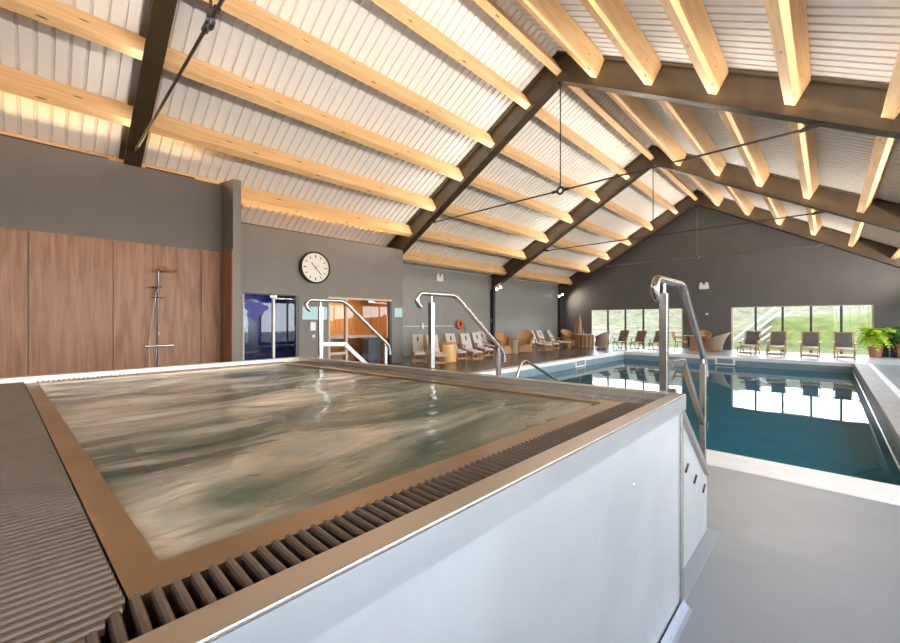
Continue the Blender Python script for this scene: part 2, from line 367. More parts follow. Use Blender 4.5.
# clock wall with two openings
W1 = (3.86, 5.44, .35, 2.29); D1 = (6.40, 8.93, 0.0, 2.28)
mb = MB()
mb.box(CX-.18, CX, 3.22, W1[0], 0, 4.17); mb.box(CX-.18, CX, W1[0], W1[1], W1[3], 4.17); mb.box(CX-.18, CX, W1[0], W1[1], 0, W1[2])
mb.box(CX-.18, CX, W1[1], D1[0], 0, 4.17); mb.box(CX-.18, CX, D1[0], D1[1], D1[3], 4.17); mb.box(CX-.18, CX, D1[1], 9.46, 0, 4.17)
mb.prism([(XL,9.28,0),(CX-.18,9.28,0),(CX-.18,9.28,4.17),(XL,9.28,3.2)],(0,.18,0))
mb.box(WX-.2-1.2, WX-.2, 3.05, 3.22, 0, 3.8)
struct(mb, 'wall_left', WALL_LIT, 'charcoal wall with the big round clock, blue window and sauna door', 'wall')
# cap over the rooms behind the clock wall
mb = MB(); mb.box(XL, CX-.18, YN, 9.28, 2.7, 2.8); struct(mb, 'ceiling', SAUNA, 'low ceiling over the rooms behind the clock wall', 'ceiling')
# wood panels
def panel(y0, y1, label):
    mb = MB(); mb.box(WX-.03, WX, y0+.006, y1-.006, .0, 3.13)
    tag(mb.build('wall_panel', WALNUT, bevel=.004), label, 'wall panel', 'walnut panels on the left wall')
panel(-1.30, -.12, 'first walnut wall panel from the left, cut by the left edge of the photo')
panel(-.12, 1.056, 'plain walnut wall panel left of the shower panel')
panel(1.056, 2.611, 'walnut wall panel that the chrome shower is fixed to')
panel(2.611, 3.02, 'narrow walnut wall panel between the shower panel and the charcoal fin')
mb = MB(); mb.box(WX-.03, WX+.006, -1.3, 3.02, 3.13, 3.155); struct(mb, 'trim_7', WALNUT, 'thin walnut cap rail on top of the panels', 'cladding')
# far gable with two window bands
K = YF/24.4
LW = (-10.928*K, -5.74*K); RW = (-3.578*K, 1.389*K); ZT = 2.25; 
mb = MB()
mb.box(XL-.2, LW[0], YF, YF+.25, 0, ZT); mb.box(LW[1], RW[0], YF, YF+.25, 0, ZT); mb.box(RW[1], XRT+.2, YF, YF+.25, 0, ZT)
mb.prism([(XL-.2,YF,ZT),(XRT+.2,YF,ZT),(XRT+.2,YF,zr(XRT,DK)),(XR,YF,zr(XR,DK)),(XL-.2,YF,zr(XL,DK))], (0,.25,0))
struct(mb, 'wall_back', GABLE, 'charcoal gable wall at the far end of the pool hall', 'wall')
def window(n, x0, x1, muls, label):
    mb = MB(); t = .03
    mb.box(x0, x1, YF+.06, YF+.12, ZT-.03, ZT); mb.box(x0, x1, YF+.06, YF+.12, 0, .03)
    fr = struct(mb, 'window_%d' % n, FRAME_W, label, 'window')
    for x in [x0+.03]+muls+[x1-.03]:
        end = x in (x0+.03, x1-.03)
        b = MB(); b.box(x-.045, x+.045, YF+.04, YF+.14, .03, ZT-.03)
        b.build('mullion', FRAME_W if end else FRAME_M, fr)
    xs = [x0]+muls+[x1]
    for a, b_ in zip(xs, xs[1:]):
        g = MB(); g.add([(a+.03,YF+.09,.03),(b_-.03,YF+.09,.03),(b_-.03,YF+.09,ZT-.03),(a+.03,YF+.09,ZT-.03)], [(0,1,2,3)])
        g.build('pane', GLASS, fr)
window(1, LW[0], LW[1], [-9.874*K,-8.821*K,-7.801*K,-6.78*K], 'left window band in the far gable with the three brown-backed chairs in front')
window(2, RW[0], RW[1], [-2.587*K,-1.569*K,-.573*K,.409*K], 'right window band in the far gable behind the four deck chairs')
# near gable (behind the viewpoint) and glazed right wall
def glazed_y(n, x, y0, y1, z0, z1, nm, label):
    mb = MB(); mb.box(x, x+.1, y0, y1, z0, z0+.05); mb.box(x, x+.1, y0, y1, z1-.05, z1)
    fr = struct(mb, 'window_%d' % n, FRAME_M, label, 'window')
    for i in range(nm+1):
        y = y0 + (y1-y0)*i/nm; b = MB(); b.box(x, x+.1, y-.04, y+.04, z0+.05, z1-.05); b.build('mullion', FRAME_M, fr)
    for i in range(nm):
        a = y0 + (y1-y0)*i/nm+.04; c = y0+(y1-y0)*(i+1)/nm-.04
        g = MB(); g.add([(x+.05,a,z0+.05),(x+.05,c,z0+.05),(x+.05,c,z1-.05),(x+.05,a,z1-.05)],[(0,1,2,3)]); g.build('pane', GLASS, fr)
RZ0, RZ1 = .1, 2.75
bays = [(YN+.4, FY[0]-.35),(FY[0]+.35, FY[1]-.35),(FY[1]+.35,FY[2]-.35),(FY[2]+.35,FY[3]-.5)]
mb = MB(); ys = [YN]
mb.box(XRT, XRT+.2, YN, YF, RZ1, zr(XRT,DK)); mb.box(XRT, XRT+.2, YN, YF, 0, RZ0)
prev = YN
for a, c in bays:
    mb.box(XRT, XRT+.2, prev, a, RZ0, RZ1); prev = c
mb.box(XRT, XRT+.2, prev, YF, RZ0, RZ1)
struct(mb, 'wall_right', WALL, 'charcoal wall with glazed bays on the right of the hall', 'wall')
for i, (a, c) in enumerate(bays): glazed_y(3+i, XRT, a, c, RZ0, RZ1, 4, 'glazed bay %s in the right wall' % ['nearest the hot tub','by the near half of the pool','by the far half of the pool','at the far end'][i])
NW = [(.3,2.7)]  # opening added behind the camera to let extra daylight in
mb = MB(); prev = XL-.2
for a, c in NW: mb.box(prev, a, YN-.2, YN, 0, 3.1); mb.box(a, c, YN-.2, YN, 0, .1); prev = c
mb.box(prev, XRT+.2, YN-.2, YN, 0, 3.1)
mb.prism([(XL-.2,YN-.2,3.1),(XRT+.2,YN-.2,3.1),(XRT+.2,YN-.2,zr(XRT,DK)),(XR,YN-.2,zr(XR,DK)),(XL-.2,YN-.2,zr(XL,DK))],(0,.2,0))
struct(mb, 'wall_front', WALL, 'charcoal gable wall behind the viewpoint', 'wall')
for i, (a, c) in enumerate(NW):
    mb = MB(); mb.box(a, c, YN-.15, YN-.05, .1, .15); mb.box(a, c, YN-.15, YN-.05, 3.05, 3.1)
    fr = struct(mb, 'window_%d' % (7+i), FRAME_M, 'tall glazing added for daylight in the gable behind the viewpoint', 'window')
    for k in range(5):
        x = a+(c-a)*k/4; b = MB(); b.box(x-.04, x+.04, YN-.15, YN-.05, .15, 3.05); b.build('mullion', FRAME_M, fr)
    g = MB(); g.add([(a,YN-.1,.15),(c,YN-.1,.15),(c,YN-.1,3.05),(a,YN-.1,3.05)],[(0,1,2,3)]); g.build('pane', GLASS, fr)

# ------------------------------------------------------------------ roof
def deck(side):
    mb = MB(); p = .21; rh = .05
    xe = XL-.2 if side < 0 else XRT+.2
    prof = []; y = YN-.2
    while y < YF+.2:
        prof += [(y,0),(y+.153,0),(y+.160,rh),(y+.203,rh)]; y += p
    rows = []
    for x in (XR, xe):
        rows.append([(x, yy, zr(x, DK)+h) for yy, h in prof])
    mb.sheet(rows, flip=side > 0)
    o = struct(mb, 'ceiling', DECK, 'white ribbed steel roof sheets on the %s slope of the ceiling' % ('left' if side < 0 else 'right'), 'ceiling', fix=False)
deck(-1); deck(1)
mb = MB(); 
mb.prism([(XL-.3,YN-.3,zr(XL-.3,DK+.12)),(XR,YN-.3,zr(XR,DK+.12)),(XRT+.3,YN-.3,zr(XRT+.3,DK+.12)),(XRT+.3,YN-.3,zr(XRT+.3,DK+.2)),(XR,YN-.3,zr(XR,DK+.2)),(XL-.3,YN-.3,zr(XL-.3,DK+.2))],(0,YF-YN+.6,0))
struct(mb, 'roof', BLACK, 'dark outer roof skin over the white sheets', 'roof')
# steel frames
ordn = ['nearest','second','third','farthest']
W_F, T_F = .29, .022
def frame(i):
    y = FY[i]
    t = thing('roof_frame', ['nearest brown steel roof frame, cut by the upper left edge of the photo','second brown steel roof frame, crossing above the hot tub end of the pool','third brown steel roof frame, over the middle of the pool','farthest brown steel roof frame, close to the grey gable wall'][i], 'roof frame', (XR,y,0), 0, 'brown steel roof frames')
    for s in (-1,1):
        mb = MB(); xe = XL+.02 if s < 0 else XRT-.02
        A = (XR,y,ZR); B = (xe,y,zr(xe))
        def slab(y0, y1, d0, d1):
            mb.prism([(A[0],y0,A[2]+d0),(B[0],y0,B[2]+d0),(B[0],y0,B[2]+d1),(A[0],y0,A[2]+d1)],(0,y1-y0,0))
        slab(y-W_F/2, y+W_F/2, 0, T_F); slab(y-W_F/2, y+W_F/2, DK-.05, DK-.02); slab(y-.012, y+.012, T_F, DK-.05)
        mb.build('rafter', BROWN, t, off=(XR,y,0))
        c = MB(); w = .2
        xc0, xc1 = (XL+.0, XL+.2) if s < 0 else (XRT-.2, XRT)
        xm = (xc0+xc1)/2
        c.box(xc0, xc0+.02, y-w/2, y+w/2, 0, zr(xm)); c.box(xc1-.02, xc1, y-w/2, y+w/2, 0, zr(xm)); c.box(xc0+.02, xc1-.02, y-.01, y+.01, 0, zr(xm))
        c.build('column', FRAME_M if s < 0 else BROWN, t, off=(XR,y,0))
    return t
for i in range(4): frame(i)
# purlins
OFFS = {-1:[.13, 1.08, 2.33, 3.58, 4.86, 6.11, 7.33], 1:[1.02, 2.28, 3.50, 4.70, 5.90, 7.15]}
pos_l = {-1:['beside the ridge','second from ridge','third from ridge','fourth from ridge','fifth from ridge','sixth from ridge','lowest at eaves'],
         1:['first below ridge','second below ridge','third below ridge','fourth below ridge','fifth below ridge','lowest at eaves']}
YS = [(YN, FY[0]),(FY[0],FY[1]),(FY[1],FY[2]),(FY[2],FY[3]),(FY[3],YF)]
bay_n = ['before the nearest steel frame','between nearest and second steel frames','between second and third steel frames','between third and farthest steel frames','between farthest steel frame and gable']
PWD, P0, P1 = .17, .245, DK-.012
ca = 1/math.sqrt(1+SL*SL); sa = SL*ca
for s in (-1,1):
    for bi, (y0, y1) in enumerate(YS):
        for k, o in enumerate(OFFS[s]):
            x = XR + s*o; mid = zr(x, (P0+P1)/2); hh = (P1-P0)*ca/2
            # axes of the section: along slope (down) and normal
            dn = Vector((s*ca, 0, -sa)); nr = Vector((s*sa, 0, ca))
            c = Vector((x, 0, mid)); poly = []
            for a, b in ((-1,-1),(1,-1),(1,1),(-1,1)):
                q = c + dn*(a*PWD/2) + nr*(b*hh); poly.append((q.x, 0, q.z))
            if bi == 4 and False: continue
            ya = y0 + (.012 if bi else .0); yb = y1 - .012 if bi < 4 else y1
            mb = MB(); mb.prism([(p[0],ya,p[2]) for p in poly], (0,yb-ya,0))
            ob = mb.build('purlin', PINE, bevel=.006, off=(x,(ya+yb)/2,mid))
            tag(ob, '%s-slope pine purlin, %s, %s' % ('left' if s < 0 else 'right', pos_l[s][k], bay_n[bi]), 'purlin', 'pine purlins of the %s slope' % ('left' if s < 0 else 'right'))
# tie rods
for i in range(4):
    y = FY[i]; zt = 4.95
    t = thing('tie_rod', ['nearest dark tie rod set, its shackle at the upper left of the photo','dark tie rod set under the second steel frame','dark tie rod set under the third steel frame','slim pale tie rod set in front of the grey gable wall'][i], 'tie rod', (XR,y,zt), 0, 'roof tie rods')
    m = BLACK if i < 3 else RAIL; r = .022 if i < 3 else .016
    for s in (-1,1):
        xe = XR + s*(ZR-zt)/SL
        b = MB(); b.tube([(s*.09,0,0),(xe-XR-s*.04,0,0)], r, 8); b.build('rod', m, t, smooth=True)
        f = MB(); f.tube([(s*.08,0,0),(s*.24,0,0)], r*1.9, 8); f.build('fork', m, t, smooth=True)
        g = MB(); g.prism([(xe-XR-s*.34,-.012,-.05),(xe-XR-s*.02,-.012,.0),(xe-XR-s*.02,-.012,.10),(xe-XR-s*.3,-.012,.03)],(0,.024,0)); g.build('bracket', m, t)
    b = MB(); b.tube([(0,0,.09),(0,0,ZR-zt)], r*.75, 8); b.build('hanger', m, t, smooth=True)
    b = MB(); b.tube([(.085*math.cos(2*PI*k/20),0,.085*math.sin(2*PI*k/20)) for k in range(20)], .03, 8, closed=True); b.build('ring', m, t, smooth=True)
    b = MB(); b.lathe([(.05,-.05),(.06,0),(.05,.05)], 12, (0,0,ZR-zt)); b.build('socket', m, t, smooth=True)

# ------------------------------------------------------------------ hot tub
ZR_, ZG = 1.12, 1.085
FR, FL, NL, NR = (-.540,2.357), (-4.159,2.006), (-4.02,-.95), (-.540,-.95)
tub = thing('hot_tub', 'large raised square stainless steel hot tub with slatted overflow channels', 'hot tub', (-2.35,.8,0))
TO = (-2.35,.8,0)
def tb(mb, name, mat, **k): return mb.build(name, mat, tub, off=TO, **k)
def farY(x, inset=0): # y of the far rim line
    return FR[1] + (x-FR[0])*(FR[1]-FL[1])/(FR[0]-FL[0]) - inset
def leftX(y, inset=0):
    return FL[0] + (y-FL[1])*(FL[0]-NL[0])/(FL[1]-NL[1]) + inset
def nearY(x, inset=0): return -.95 + inset
def P2(side, x=None, y=None, inset=0): pass
# rim: flat top band with a folded lip outside
def ring(o0, o1):
    """corner points of outlines inset by o (right, far, left, near)"""
    out = []
    for (r,f,l,n) in (o0,o1):
        xr_ = FR[0]-r
        out.append([(xr_, farY(xr_,f)), (leftX(2.0,l), farY(leftX(2.0,l),f)), (leftX(-.9,l), nearY(0,n)), (xr_, nearY(0,n))])
    return out
def band(mb, o0, o1, z0, z1):
    a, b = ring(o0,o1)
    for i in range(4):
        j = (i+1)%4
        vs = [(*a[i],z0),(*a[j],z0),(*b[j],z0),(*b[i],z0),(*a[i],z1),(*a[j],z1),(*b[j],z1),(*b[i],z1)]
        mb.add(vs, [(0,3,2,1),(4,5,6,7),(0,1,5,4),(2,3,7,6),(1,2,6,5),(3,0,4,7)])
mb = MB(); band(mb, (0,0,0,0), (.063,.072,.06,.06), 1.111, ZR_)
tb(mb, 'rim', RIM, bevel=.003)
mb = MB(); band(mb, (.057,.066,.054,.054), (.062,.071,.059,.059), 1.02, 1.111); tb(mb, 'rim_inner_face', RIM)
mb = MB(); band(mb, (.0,.0,.0,.0), (.004,.004,.004,.004), 1.038, 1.111); tb(mb, 'rim_lip', LIP)
mb = MB(); band(mb, (.02,.02,.02,.02), (.04,.04,.04,.04), 0.0, 1.10); tb(mb, 'side_panel', STEEL)
mb = MB(); mb.box(FR[0]-.022, FR[0]-.008, FR[1]-.045, FR[1]-.013, 0, 1.045); tb(mb, 'corner_post', RIM, bevel=.003)
mb = MB(); mb.box(FR[0]-.014, FR[0]-.0125, FR[1]-.050, FR[1]-.046, 0, 1.045); tb(mb, 'panel_seam', BLACK)
mb = MB(); mb.lathe([(.005,0),(.006,.002),(.003,.004)], 10, (FR[0]-.013, 1.62, .86), 'x'); tb(mb, 'rivet', CHROME)
# gutter below the grates, overflow strip, basin
GI = dict(r=.215, f=.245, l=.155, n=.95+.095+0)   # rim to strip
mb = MB(); band(mb, (.063,.072,.06,.06), (.40,.40,.40,1.2), 1.00, 1.02); tb(mb, 'gutter', GUTTER)
# strip quad ring: outer edge (grate side) and inner edge (water side)
so = [(-.757, farY(-.757,.232)), (leftX(1.9,.16), farY(leftX(1.9,.16),.232)), (leftX(0,.16), -.058), (-.757,.095)]
si = [(-.845, farY(-.845,.305)), (leftX(1.8,.215), farY(leftX(1.8,.215),.305)), (leftX(0,.215), .004), (-.845,.148)]
mb = MB()
for i in range(4):
    j = (i+1)%4; a, b, c, d = so[i], so[j], si[j], si[i]
    mb.add([(*a,1.03),(*b,1.03),(*c,.97),(*d,.97),(*a,1.082),(*b,1.082),(*c,1.08),(*d,1.08)], [(0,3,2,1),(4,5,6,7),(0,1,5,4),(2,3,7,6),(1,2,6,5),(3,0,4,7)])
tb(mb, 'overflow_strip', STRIP)
mb = MB()
for i in range(4):
    j = (i+1)%4; a, b = si[i], si[j]
    mb.add([(*a,.45),(*b,.45),(*b,1.0),(*a,1.0)], [(0,1,2,3)])
mb.add([(*p,.45) for p in si], [(0,1,2,3)])
tb(mb, 'basin', plain('tub_basin', (.30,.36,.28), rough=.4))
def slat(mb, a, b, w, h=.02, z=ZG):
    a = Vector((a[0],a[1],0)); b = Vector((b[0],b[1],0)); d = (b-a).normalized(); s = Vector((-d.y,d.x,0))
    prof = [(-.5,-1),(-.5,-.35),(-.33,-.08),(0,0),(.33,-.08),(.5,-.35),(.5,-1)]
    vs = [(p.x+s.x*w*t, p.y+s.y*w*t, z+h*q) for p in (a,b) for t,q in prof]; n = len(prof)
    mb.add(vs, [(i,i+1,n+i+1,n+i) for i in range(n-1)] + [tuple(range(n))[::-1], tuple(range(n,2*n))])
# right grate, slats across, mitred at the near corner
mb = MB(); y = -.055
while y < FR[1]-.25:
    x0 = -.762 if y > .095 else max(-.762, -.757+(.095-y))
    if -.606-x0 > .02: slat(mb, (x0,y), (-.606,y), .0155)
    y += .0262
tb(mb, 'overflow_grate', GRATE)
mb = MB(); x = -.62
while x > -4.0:
    y1 = farY(x,.075); y0 = farY(x,.235) if x < -.757 else farY(x,.235)+(-x<.757)*( .757+x)*.0
    slat(mb, (x,y0), (x,y1), .0155); x -= .0262
tb(mb, 'overflow_grate', GRATE)
mb = MB(); y = .0
while y < 1.78:
    slat(mb, (leftX(y,.062),y), (leftX(y,.158),y), .0155); y += .0262
tb(mb, 'overflow_grate', GRATE)
# wide near grate, slats running away from the overflow strip
mb = MB(); x = -.62; drop = lambda x: .095 + (x+.757)*.0485
while x > -4.0:
    y1 = drop(x)-.004 if x < -.757 else .095-(x+.757)
    slat(mb, (x-.004*(.9), -.885), (x, y1), .0165, h=.016); x -= .0212
tb(mb, 'wide_grate', GRATE)
mb = MB()
for q in (.16,.30,.44,.58,.72):
    mb.bar((-.8,.095-q,ZG-.012),(-3.95,-.06-q,ZG-.012), .012, .012)
tb(mb, 'grate_crossbar', GRATE)
# water surface, gently waved by the jets
pts = []; nx, ny = 70, 46
for i in range(ny+1):
    v = i/ny; row = []
    for j in range(nx+1):
        u = j/nx
        pa = Vector(si[3]).lerp(Vector(si[2]), u); pb = Vector(si[0]).lerp(Vector(si[1]), u); p = pa.lerp(pb, v)
        e = min(u,1-u,v,1-v); w = min(1, e*8)
        z = 1.068 + w*.008*(math.sin(p.x*5.3+1.1*math.sin(p.y*4))*math.cos(p.y*7.1+p.x*1.7) + .6*math.sin(p.x*11+p.y*9))
        row.append((p.x,p.y,z))
    pts.append(row)
mb = MB(); mb.sheet(pts)
tag(mb.build('tub_water', TUBWATER, smooth=True), 'cloudy olive bubbling water filling the raised hot tub', 'water', kind='stuff')
# floor coving along the tub
mb = MB(); mb.prism([(FR[0]-.012,-.95,0),(FR[0]+.030,-.95,0),(FR[0]+.014,-.95,.006),(FR[0]+.002,-.95,.018),(FR[0]-.012,-.95,.04)], (0,FR[1]+.95,0))
struct(mb, 'trim_8', plain('blue_grey_coving', (.19,.215,.26), rough=.45), 'blue-grey vinyl coving along the foot of the hot tub side', 'skirting')
mb = MB(); mb.box(-.64,-.555,FR[1]-.01,3.35,0,.004); struct(mb, 'trim_9', plain('strip_vinyl', (.27,.29,.32), rough=.5), 'darker floor strip along the foot of the hot tub steps', 'floor strip')

# steps on the far side of the tub
st = thing('tub_steps', 'white steel steps climbing to the far side of the hot tub', 'steps', (-2.3,2.6,0)); SO = (-2.3,2.6,0)
sk = .097; X1, X0 = -.632, -4.0
def sh(x, y): return y + (x-X1)*sk
side = [(2.372,0),(3.33,0),(3.33,.40),(2.80,.83),(2.46,1.09),(2.372,1.09)]
for xx in (X1, X0):
    mb = MB(); mb.prism([(xx,sh(xx,yy),zz) for yy,zz in side], (-.02,-.02*sk,0)); mb.build('side_panel', STEEL, st, off=SO)
    mb = MB(); mb.bar((xx+.004,sh(xx,3.30),.42),(xx+.004,sh(xx,2.43),1.115), .04, .035); mb.build('stringer', RIM, st, off=SO)
for k in range(4):
    z = 1.0-.25*k-.06; y0 = 2.40+.235*k
    mb = MB(); a, b = X1-.02, X0
    mb.add([(a,sh(a,y0),z-.03),(a,sh(a,y0+.26),z-.03),(b,sh(b,y0+.26),z-.03),(b,sh(b,y0),z-.03),(a,sh(a,y0),z),(a,sh(a,y0+.26),z),(b,sh(b,y0+.26),z),(b,sh(b,y0),z)],
           [(0,3,2,1),(4,5,6,7),(0,1,5,4),(1,2,6,5),(2,3,7,6),(3,0,4,7)])
    mb.build('tread', STEEL, st, off=SO)
for (y, z) in ((2.76,.60),(2.97,.47),(3.22,.335)):
    mb = MB(); mb.bar((X1+.004,y-.030,z-.018),(X1+.004,y+.030,z+.018),.012,.010); mb.build('tread_clip', BROWN, st, off=SO)

# handrails
def arc(c, r, a0, a1, n=10):  # in the YZ plane at x=0
    return [(0, c[0]+r*math.cos(math.radians(a0+(a1-a0)*i/n)), c[1]+r*math.sin(math.radians(a0+(a1-a0)*i/n))) for i in range(n+1)]
def fillet(p0, p1, p2, d, n=5):
    p0,p1,p2 = map(Vector,(p0,p1,p2)); a = p1+(p0-p1).normalized()*d; b = p1+(p2-p1).normalized()*d
    return [tuple((1-t)**2*a+2*t*(1-t)*p1+t*t*b) for t in [i/n for i in range(n+1)]]
def handrail(x, y0, bend, end, p2, z2base, low, label):
    t = thing('handrail', label, 'handrail', (x,y0,1.09), 0, 'steel handrails of the hot tub steps')
    zt = 1.725-1.09; ze = 1.20-1.09
    A = (0, 0, zt); B = (0, bend, zt); C = (0, end, ze); D = (0, end+.012, ze-.10)
    path = arc((-.10,zt-.055), .055, 255, 90, 12) + fillet(A,B,C,.05) + fillet(B,C,D,.05) + [D]
    b = MB(); b.tube(path, .0205, 14); b.build('grab_tube', RAIL, t, smooth=True)
    b = MB(); b.box(-.02,.02,-.02,.02,0.03,zt-.07); b.build('post', RAIL, t, bevel=.003)
    b = MB(); b.tube([(0,0,zt-.08),(0,0,zt-.01)], .009, 8); b.build('pin', RAIL, t, smooth=True)
    zz = ze + (end-p2)/(end-bend)*(zt-ze)
    b = MB(); b.box(-.019,.019,p2-.019,p2+.019,z2base-1.09,zz-.05); b.build('post', RAIL, t, bevel=.003)
    b = MB(); b.tube([(0,p2,zz-.06),(0,p2,zz-.01)], .009, 8); b.build('pin', RAIL, t, smooth=True)
    if low:
        zl = 1.262-1.09; zl2 = .74-1.09
        b = MB(); b.bar((0,.018,zl),(0,bend+.012,zl-.012),.03,.045); b.bar((0,bend,zl-.006),(0,p2-.018,zl-.006+(zl2-zl)*(p2-bend)/(end-bend)),.03,.045)
        b.build('lower_rail', RAIL, t, bevel=.003)
handrail(-.648, 2.365, .375, .99, .93, .47, True, 'nearest steel handrail, at the corner of the hot tub with the pool behind it')
handrail(-2.32, 2.205, .28, .98, .90, .40, False, 'middle steel handrail of the hot tub steps, with loungers behind it')
handrail(-3.86, 2.06, .28, .90, .84, .45, True, 'farthest steel handrail, in front of the sauna door')

# ------------------------------------------------------------------ shower on the walnut panel
sx, sy = WX, 1.80
t = thing('shower', 'chrome shower column with rain head and hand shower on the walnut panel', 'shower', (sx,sy,0))
b = MB(); b.tube([(.05,0,.45),(.05,0,2.60)]+[(.05+.06*(1-math.cos(a)),0,2.60+.06*math.sin(a)) for a in (.5,1.0,1.57)]+[(.16,.05,2.66),(.30,.09,2.66),(.34,.10,2.63),(.34,.10,2.60)], .013, 10); b.build('riser', CHROME, t, smooth=True)
b = MB(); b.lathe([(.03,.03),(.20,.008),(.205,-.004),(.195,-.012),(.02,-.012)], 28, (.34,.10,2.585)); b.build('rain_head', CHROME, t, smooth=True)
b = MB(); b.tube([(0,0,2.50),(.05,0,2.50)], .02, 10); b.build('wall_bracket', CHROME, t, smooth=True)
b = MB(); b.tube([(0,0,1.25),(.05,0,1.25)], .02, 10); b.build('wall_bracket', CHROME, t, smooth=True)
b = MB(); b.lathe([(.02,-.02),(.115,-.012),(.12,.0),(.11,.01)], 22, (.13,-.05,2.235)); b.build('hand_shower', CHROME, t, smooth=True)
b = MB(); b.tube([(.06,-.02,2.18),(.10,-.06,2.10),(.12,-.01,2.21)], [.022,.018,.015], 10); b.build('holder', CHROME, t, smooth=True)
b = MB(); b.lathe([(.02,-.01),(.13,-.008),(.135,.006),(.02,.006)], 22, (.15,-.03,2.01)); b.build('soap_dish', CHROME, t, smooth=True)
b = MB(); b.tube([(.07,-.17,.975),(.07,.20,.975)], .024, 12); b.tube([(0,-.09,.975),(.07,-.09,.975)], .018, 10); b.tube([(0,.12,.975),(.07,.12,.975)], .018, 10); m = b.build('mixer_bar', CHROME, t, smooth=True)
for s in (-1,1):
    b = MB(); b.tube([(.07,.015+s*.18,.975),(.07,.015+s*.25,.975)], .03, 12); b.build('mixer_knob', CHROME, m, smooth=True)
b = MB(); b.tube([(.09,-.05,2.06),(.10,-.07,1.9),(.10,-.14,1.4),(.09,-.17,.95),(.08,-.17,.55),(.08,-.12,.42),(.07,-.05,.55),(.07,-.03,.93)], .009, 8); b.build('hose', CHROME, t, smooth=True)

# ------------------------------------------------------------------ clock
t = thing('wall_clock', 'large round white wall clock with a thick black rim on the charcoal wall', 'clock', (CX,5.92,3.16))
b = MB(); R = .485
b.lathe([(R-.02,0),(R,.0),(R,.13),(R-.02,.145),(R-.04,.13),(R-.04,.07)], 48, axis='x'); b.build('case', BLACK, t, smooth=True)
b = MB(); b.lathe([(R-.035,.07),(R-.035,.095)], 48, axis='x'); f = b.build('face', FACE, t)
for k in range(12):
    b = MB(); a = 2*PI*k/12; ln = .085
    c = Vector((.098, math.sin(a), math.cos(a))); p = Vector((.099, (R-.10)*math.sin(a), (R-.10)*math.cos(a))); q = Vector((.099, (R-.10-ln)*math.sin(a), (R-.10-ln)*math.cos(a)))
    b.bar(p, q, .022 if k % 3 else .032, .004, up=(1,0,0)); b.build('hour_mark', BLACK, f)
def hand(name, ang, l0, l1, w, x):
    a = math.radians(ang); b = MB(); d = Vector((0,math.sin(a),math.cos(a)))
    b.bar(Vector((x,0,0))-d*l0, Vector((x,0,0))+d*l1, w, .004, up=(1,0,0)); b.build(name, BLACK, t)
hand('hour_hand', 318, .05, .20, .022, .104); hand('minute_hand', 138, .05, .30, .016, .110); hand('second_hand', 52, .05, .16, .006, .115)
b = MB(); b.lathe([(.018,.10),(.018,.12)], 14, axis='x'); b.build('hub', BLACK, t)

# ------------------------------------------------------------------ blue window and sauna behind the clock wall
# steam room
mb = MB(); y0, y1 = 3.40, 5.85
mb.box(XL+.3, XL+.32, y0, y1, 0, 2.7); mb.box(XL+.3, CX-.18, y0-.02, y0, 0, 2.7); mb.box(XL+.3, CX-.18, y1, y1+.02, 0, 2.7)
struct(mb, 'wall_steam_room', NAVY, 'dark navy tiled wall inside the room behind the blue window', 'wall')
mb = MB(); mb.box(XL+.32, XL+.85, y0, y1, 0, .55); tag(mb.build('steam_bench', NAVY, bevel=.02), 'navy tiled bench at the back of the room behind the blue window', 'bench')
fw = MB(); fw.box(CX-.10, CX-.02, W1[0], W1[1], W1[3]-.03, W1[3]); fw.box(CX-.10, CX-.02, W1[0], W1[1], W1[2], W1[2]+.06)
fr = struct(fw, 'window_10', FRAME_M, 'blue tinted window of the steam room left of the sauna door', 'window')
for y, w, m in ((W1[0]+.02,.02,FRAME_W),(4.70,.03,WHITE),(W1[1]-.04,.05,FRAME_M)):
    b = MB(); b.box(CX-.11, CX-.01, y-w, y+w, W1[2]+.06, W1[3]-.03); b.build('mullion', m, fr)
for a, c in ((W1[0]+.04,4.67),(4.73,W1[1]-.09)):
    g = MB(); g.add([(CX-.06,a,W1[2]+.06),(CX-.06,c,W1[2]+.06),(CX-.06,c,W1[3]-.03),(CX-.06,a,W1[3]-.03)],[(0,1,2,3)]); g.build('pane', GLASS_IN, fr)
b = MB(); b.box(CX-.05, CX-.03, 4.60, 4.80, W1[3]-.10, W1[3]-.04); b.build('hinge', CHROME, fr)
# blue painted motif on the left pane
b = MB(); rng = random.Random(3)
n = 40; cy, cz = 4.20, 1.83
pts = []
for k in range(n):
    a = 2*PI*k/n; r = .27*(1+.22*math.sin(3*a+.6)+.14*math.sin(7*a)); pts.append((CX-.055, cy+r*1.05*math.cos(a), cz+r*.95*math.sin(a)))
b.prism(pts, (.006,0,0)); b.build('blue_motif', plain('cobalt_paint', (.015,.03,.28), rough=.5), fr)
# sauna
mb = MB(); y0, y1 = 6.10, 9.22
mb.box(XL+.02, XL+.06, y0, y1, 0, 2.66); mb.box(XL+.06, CX-.2, y0-.04, y0, 0, 2.66); mb.box(XL+.06, CX-.2, y1, y1+.04, 0, 2.66)
mb.box(XL+.02, CX-.2, y0, y1, 2.62, 2.66)
struct(mb, 'wall_sauna', SAUNA, 'warm orange timber lining inside the sauna', 'wall')
t = thing('sauna_bench', 'timber sauna bench with a pale front edge seen through the glass door', 'bench', (-12.85,8.0,0))
b = MB()
for k in range(5): b.box(-.36+k*.16, -.23+k*.16, -1.1, 1.15, .93, .96)
b.build('seat', SAUNA, t); b = MB(); b.box(.38,.42,-1.1,1.15,.90,1.0); b.build('front_edge', FRAME_W, t)
for y in (-1.0, 1.05):
    b = MB(); b.box(-.3,.36,y-.03,y+.03,0,.93); b.build('leg', SAUNA, t)
t = thing('sauna_heater', 'dark blue-grey sauna heater behind the right part of the glass door', 'heater', (-12.0,8.42,0))
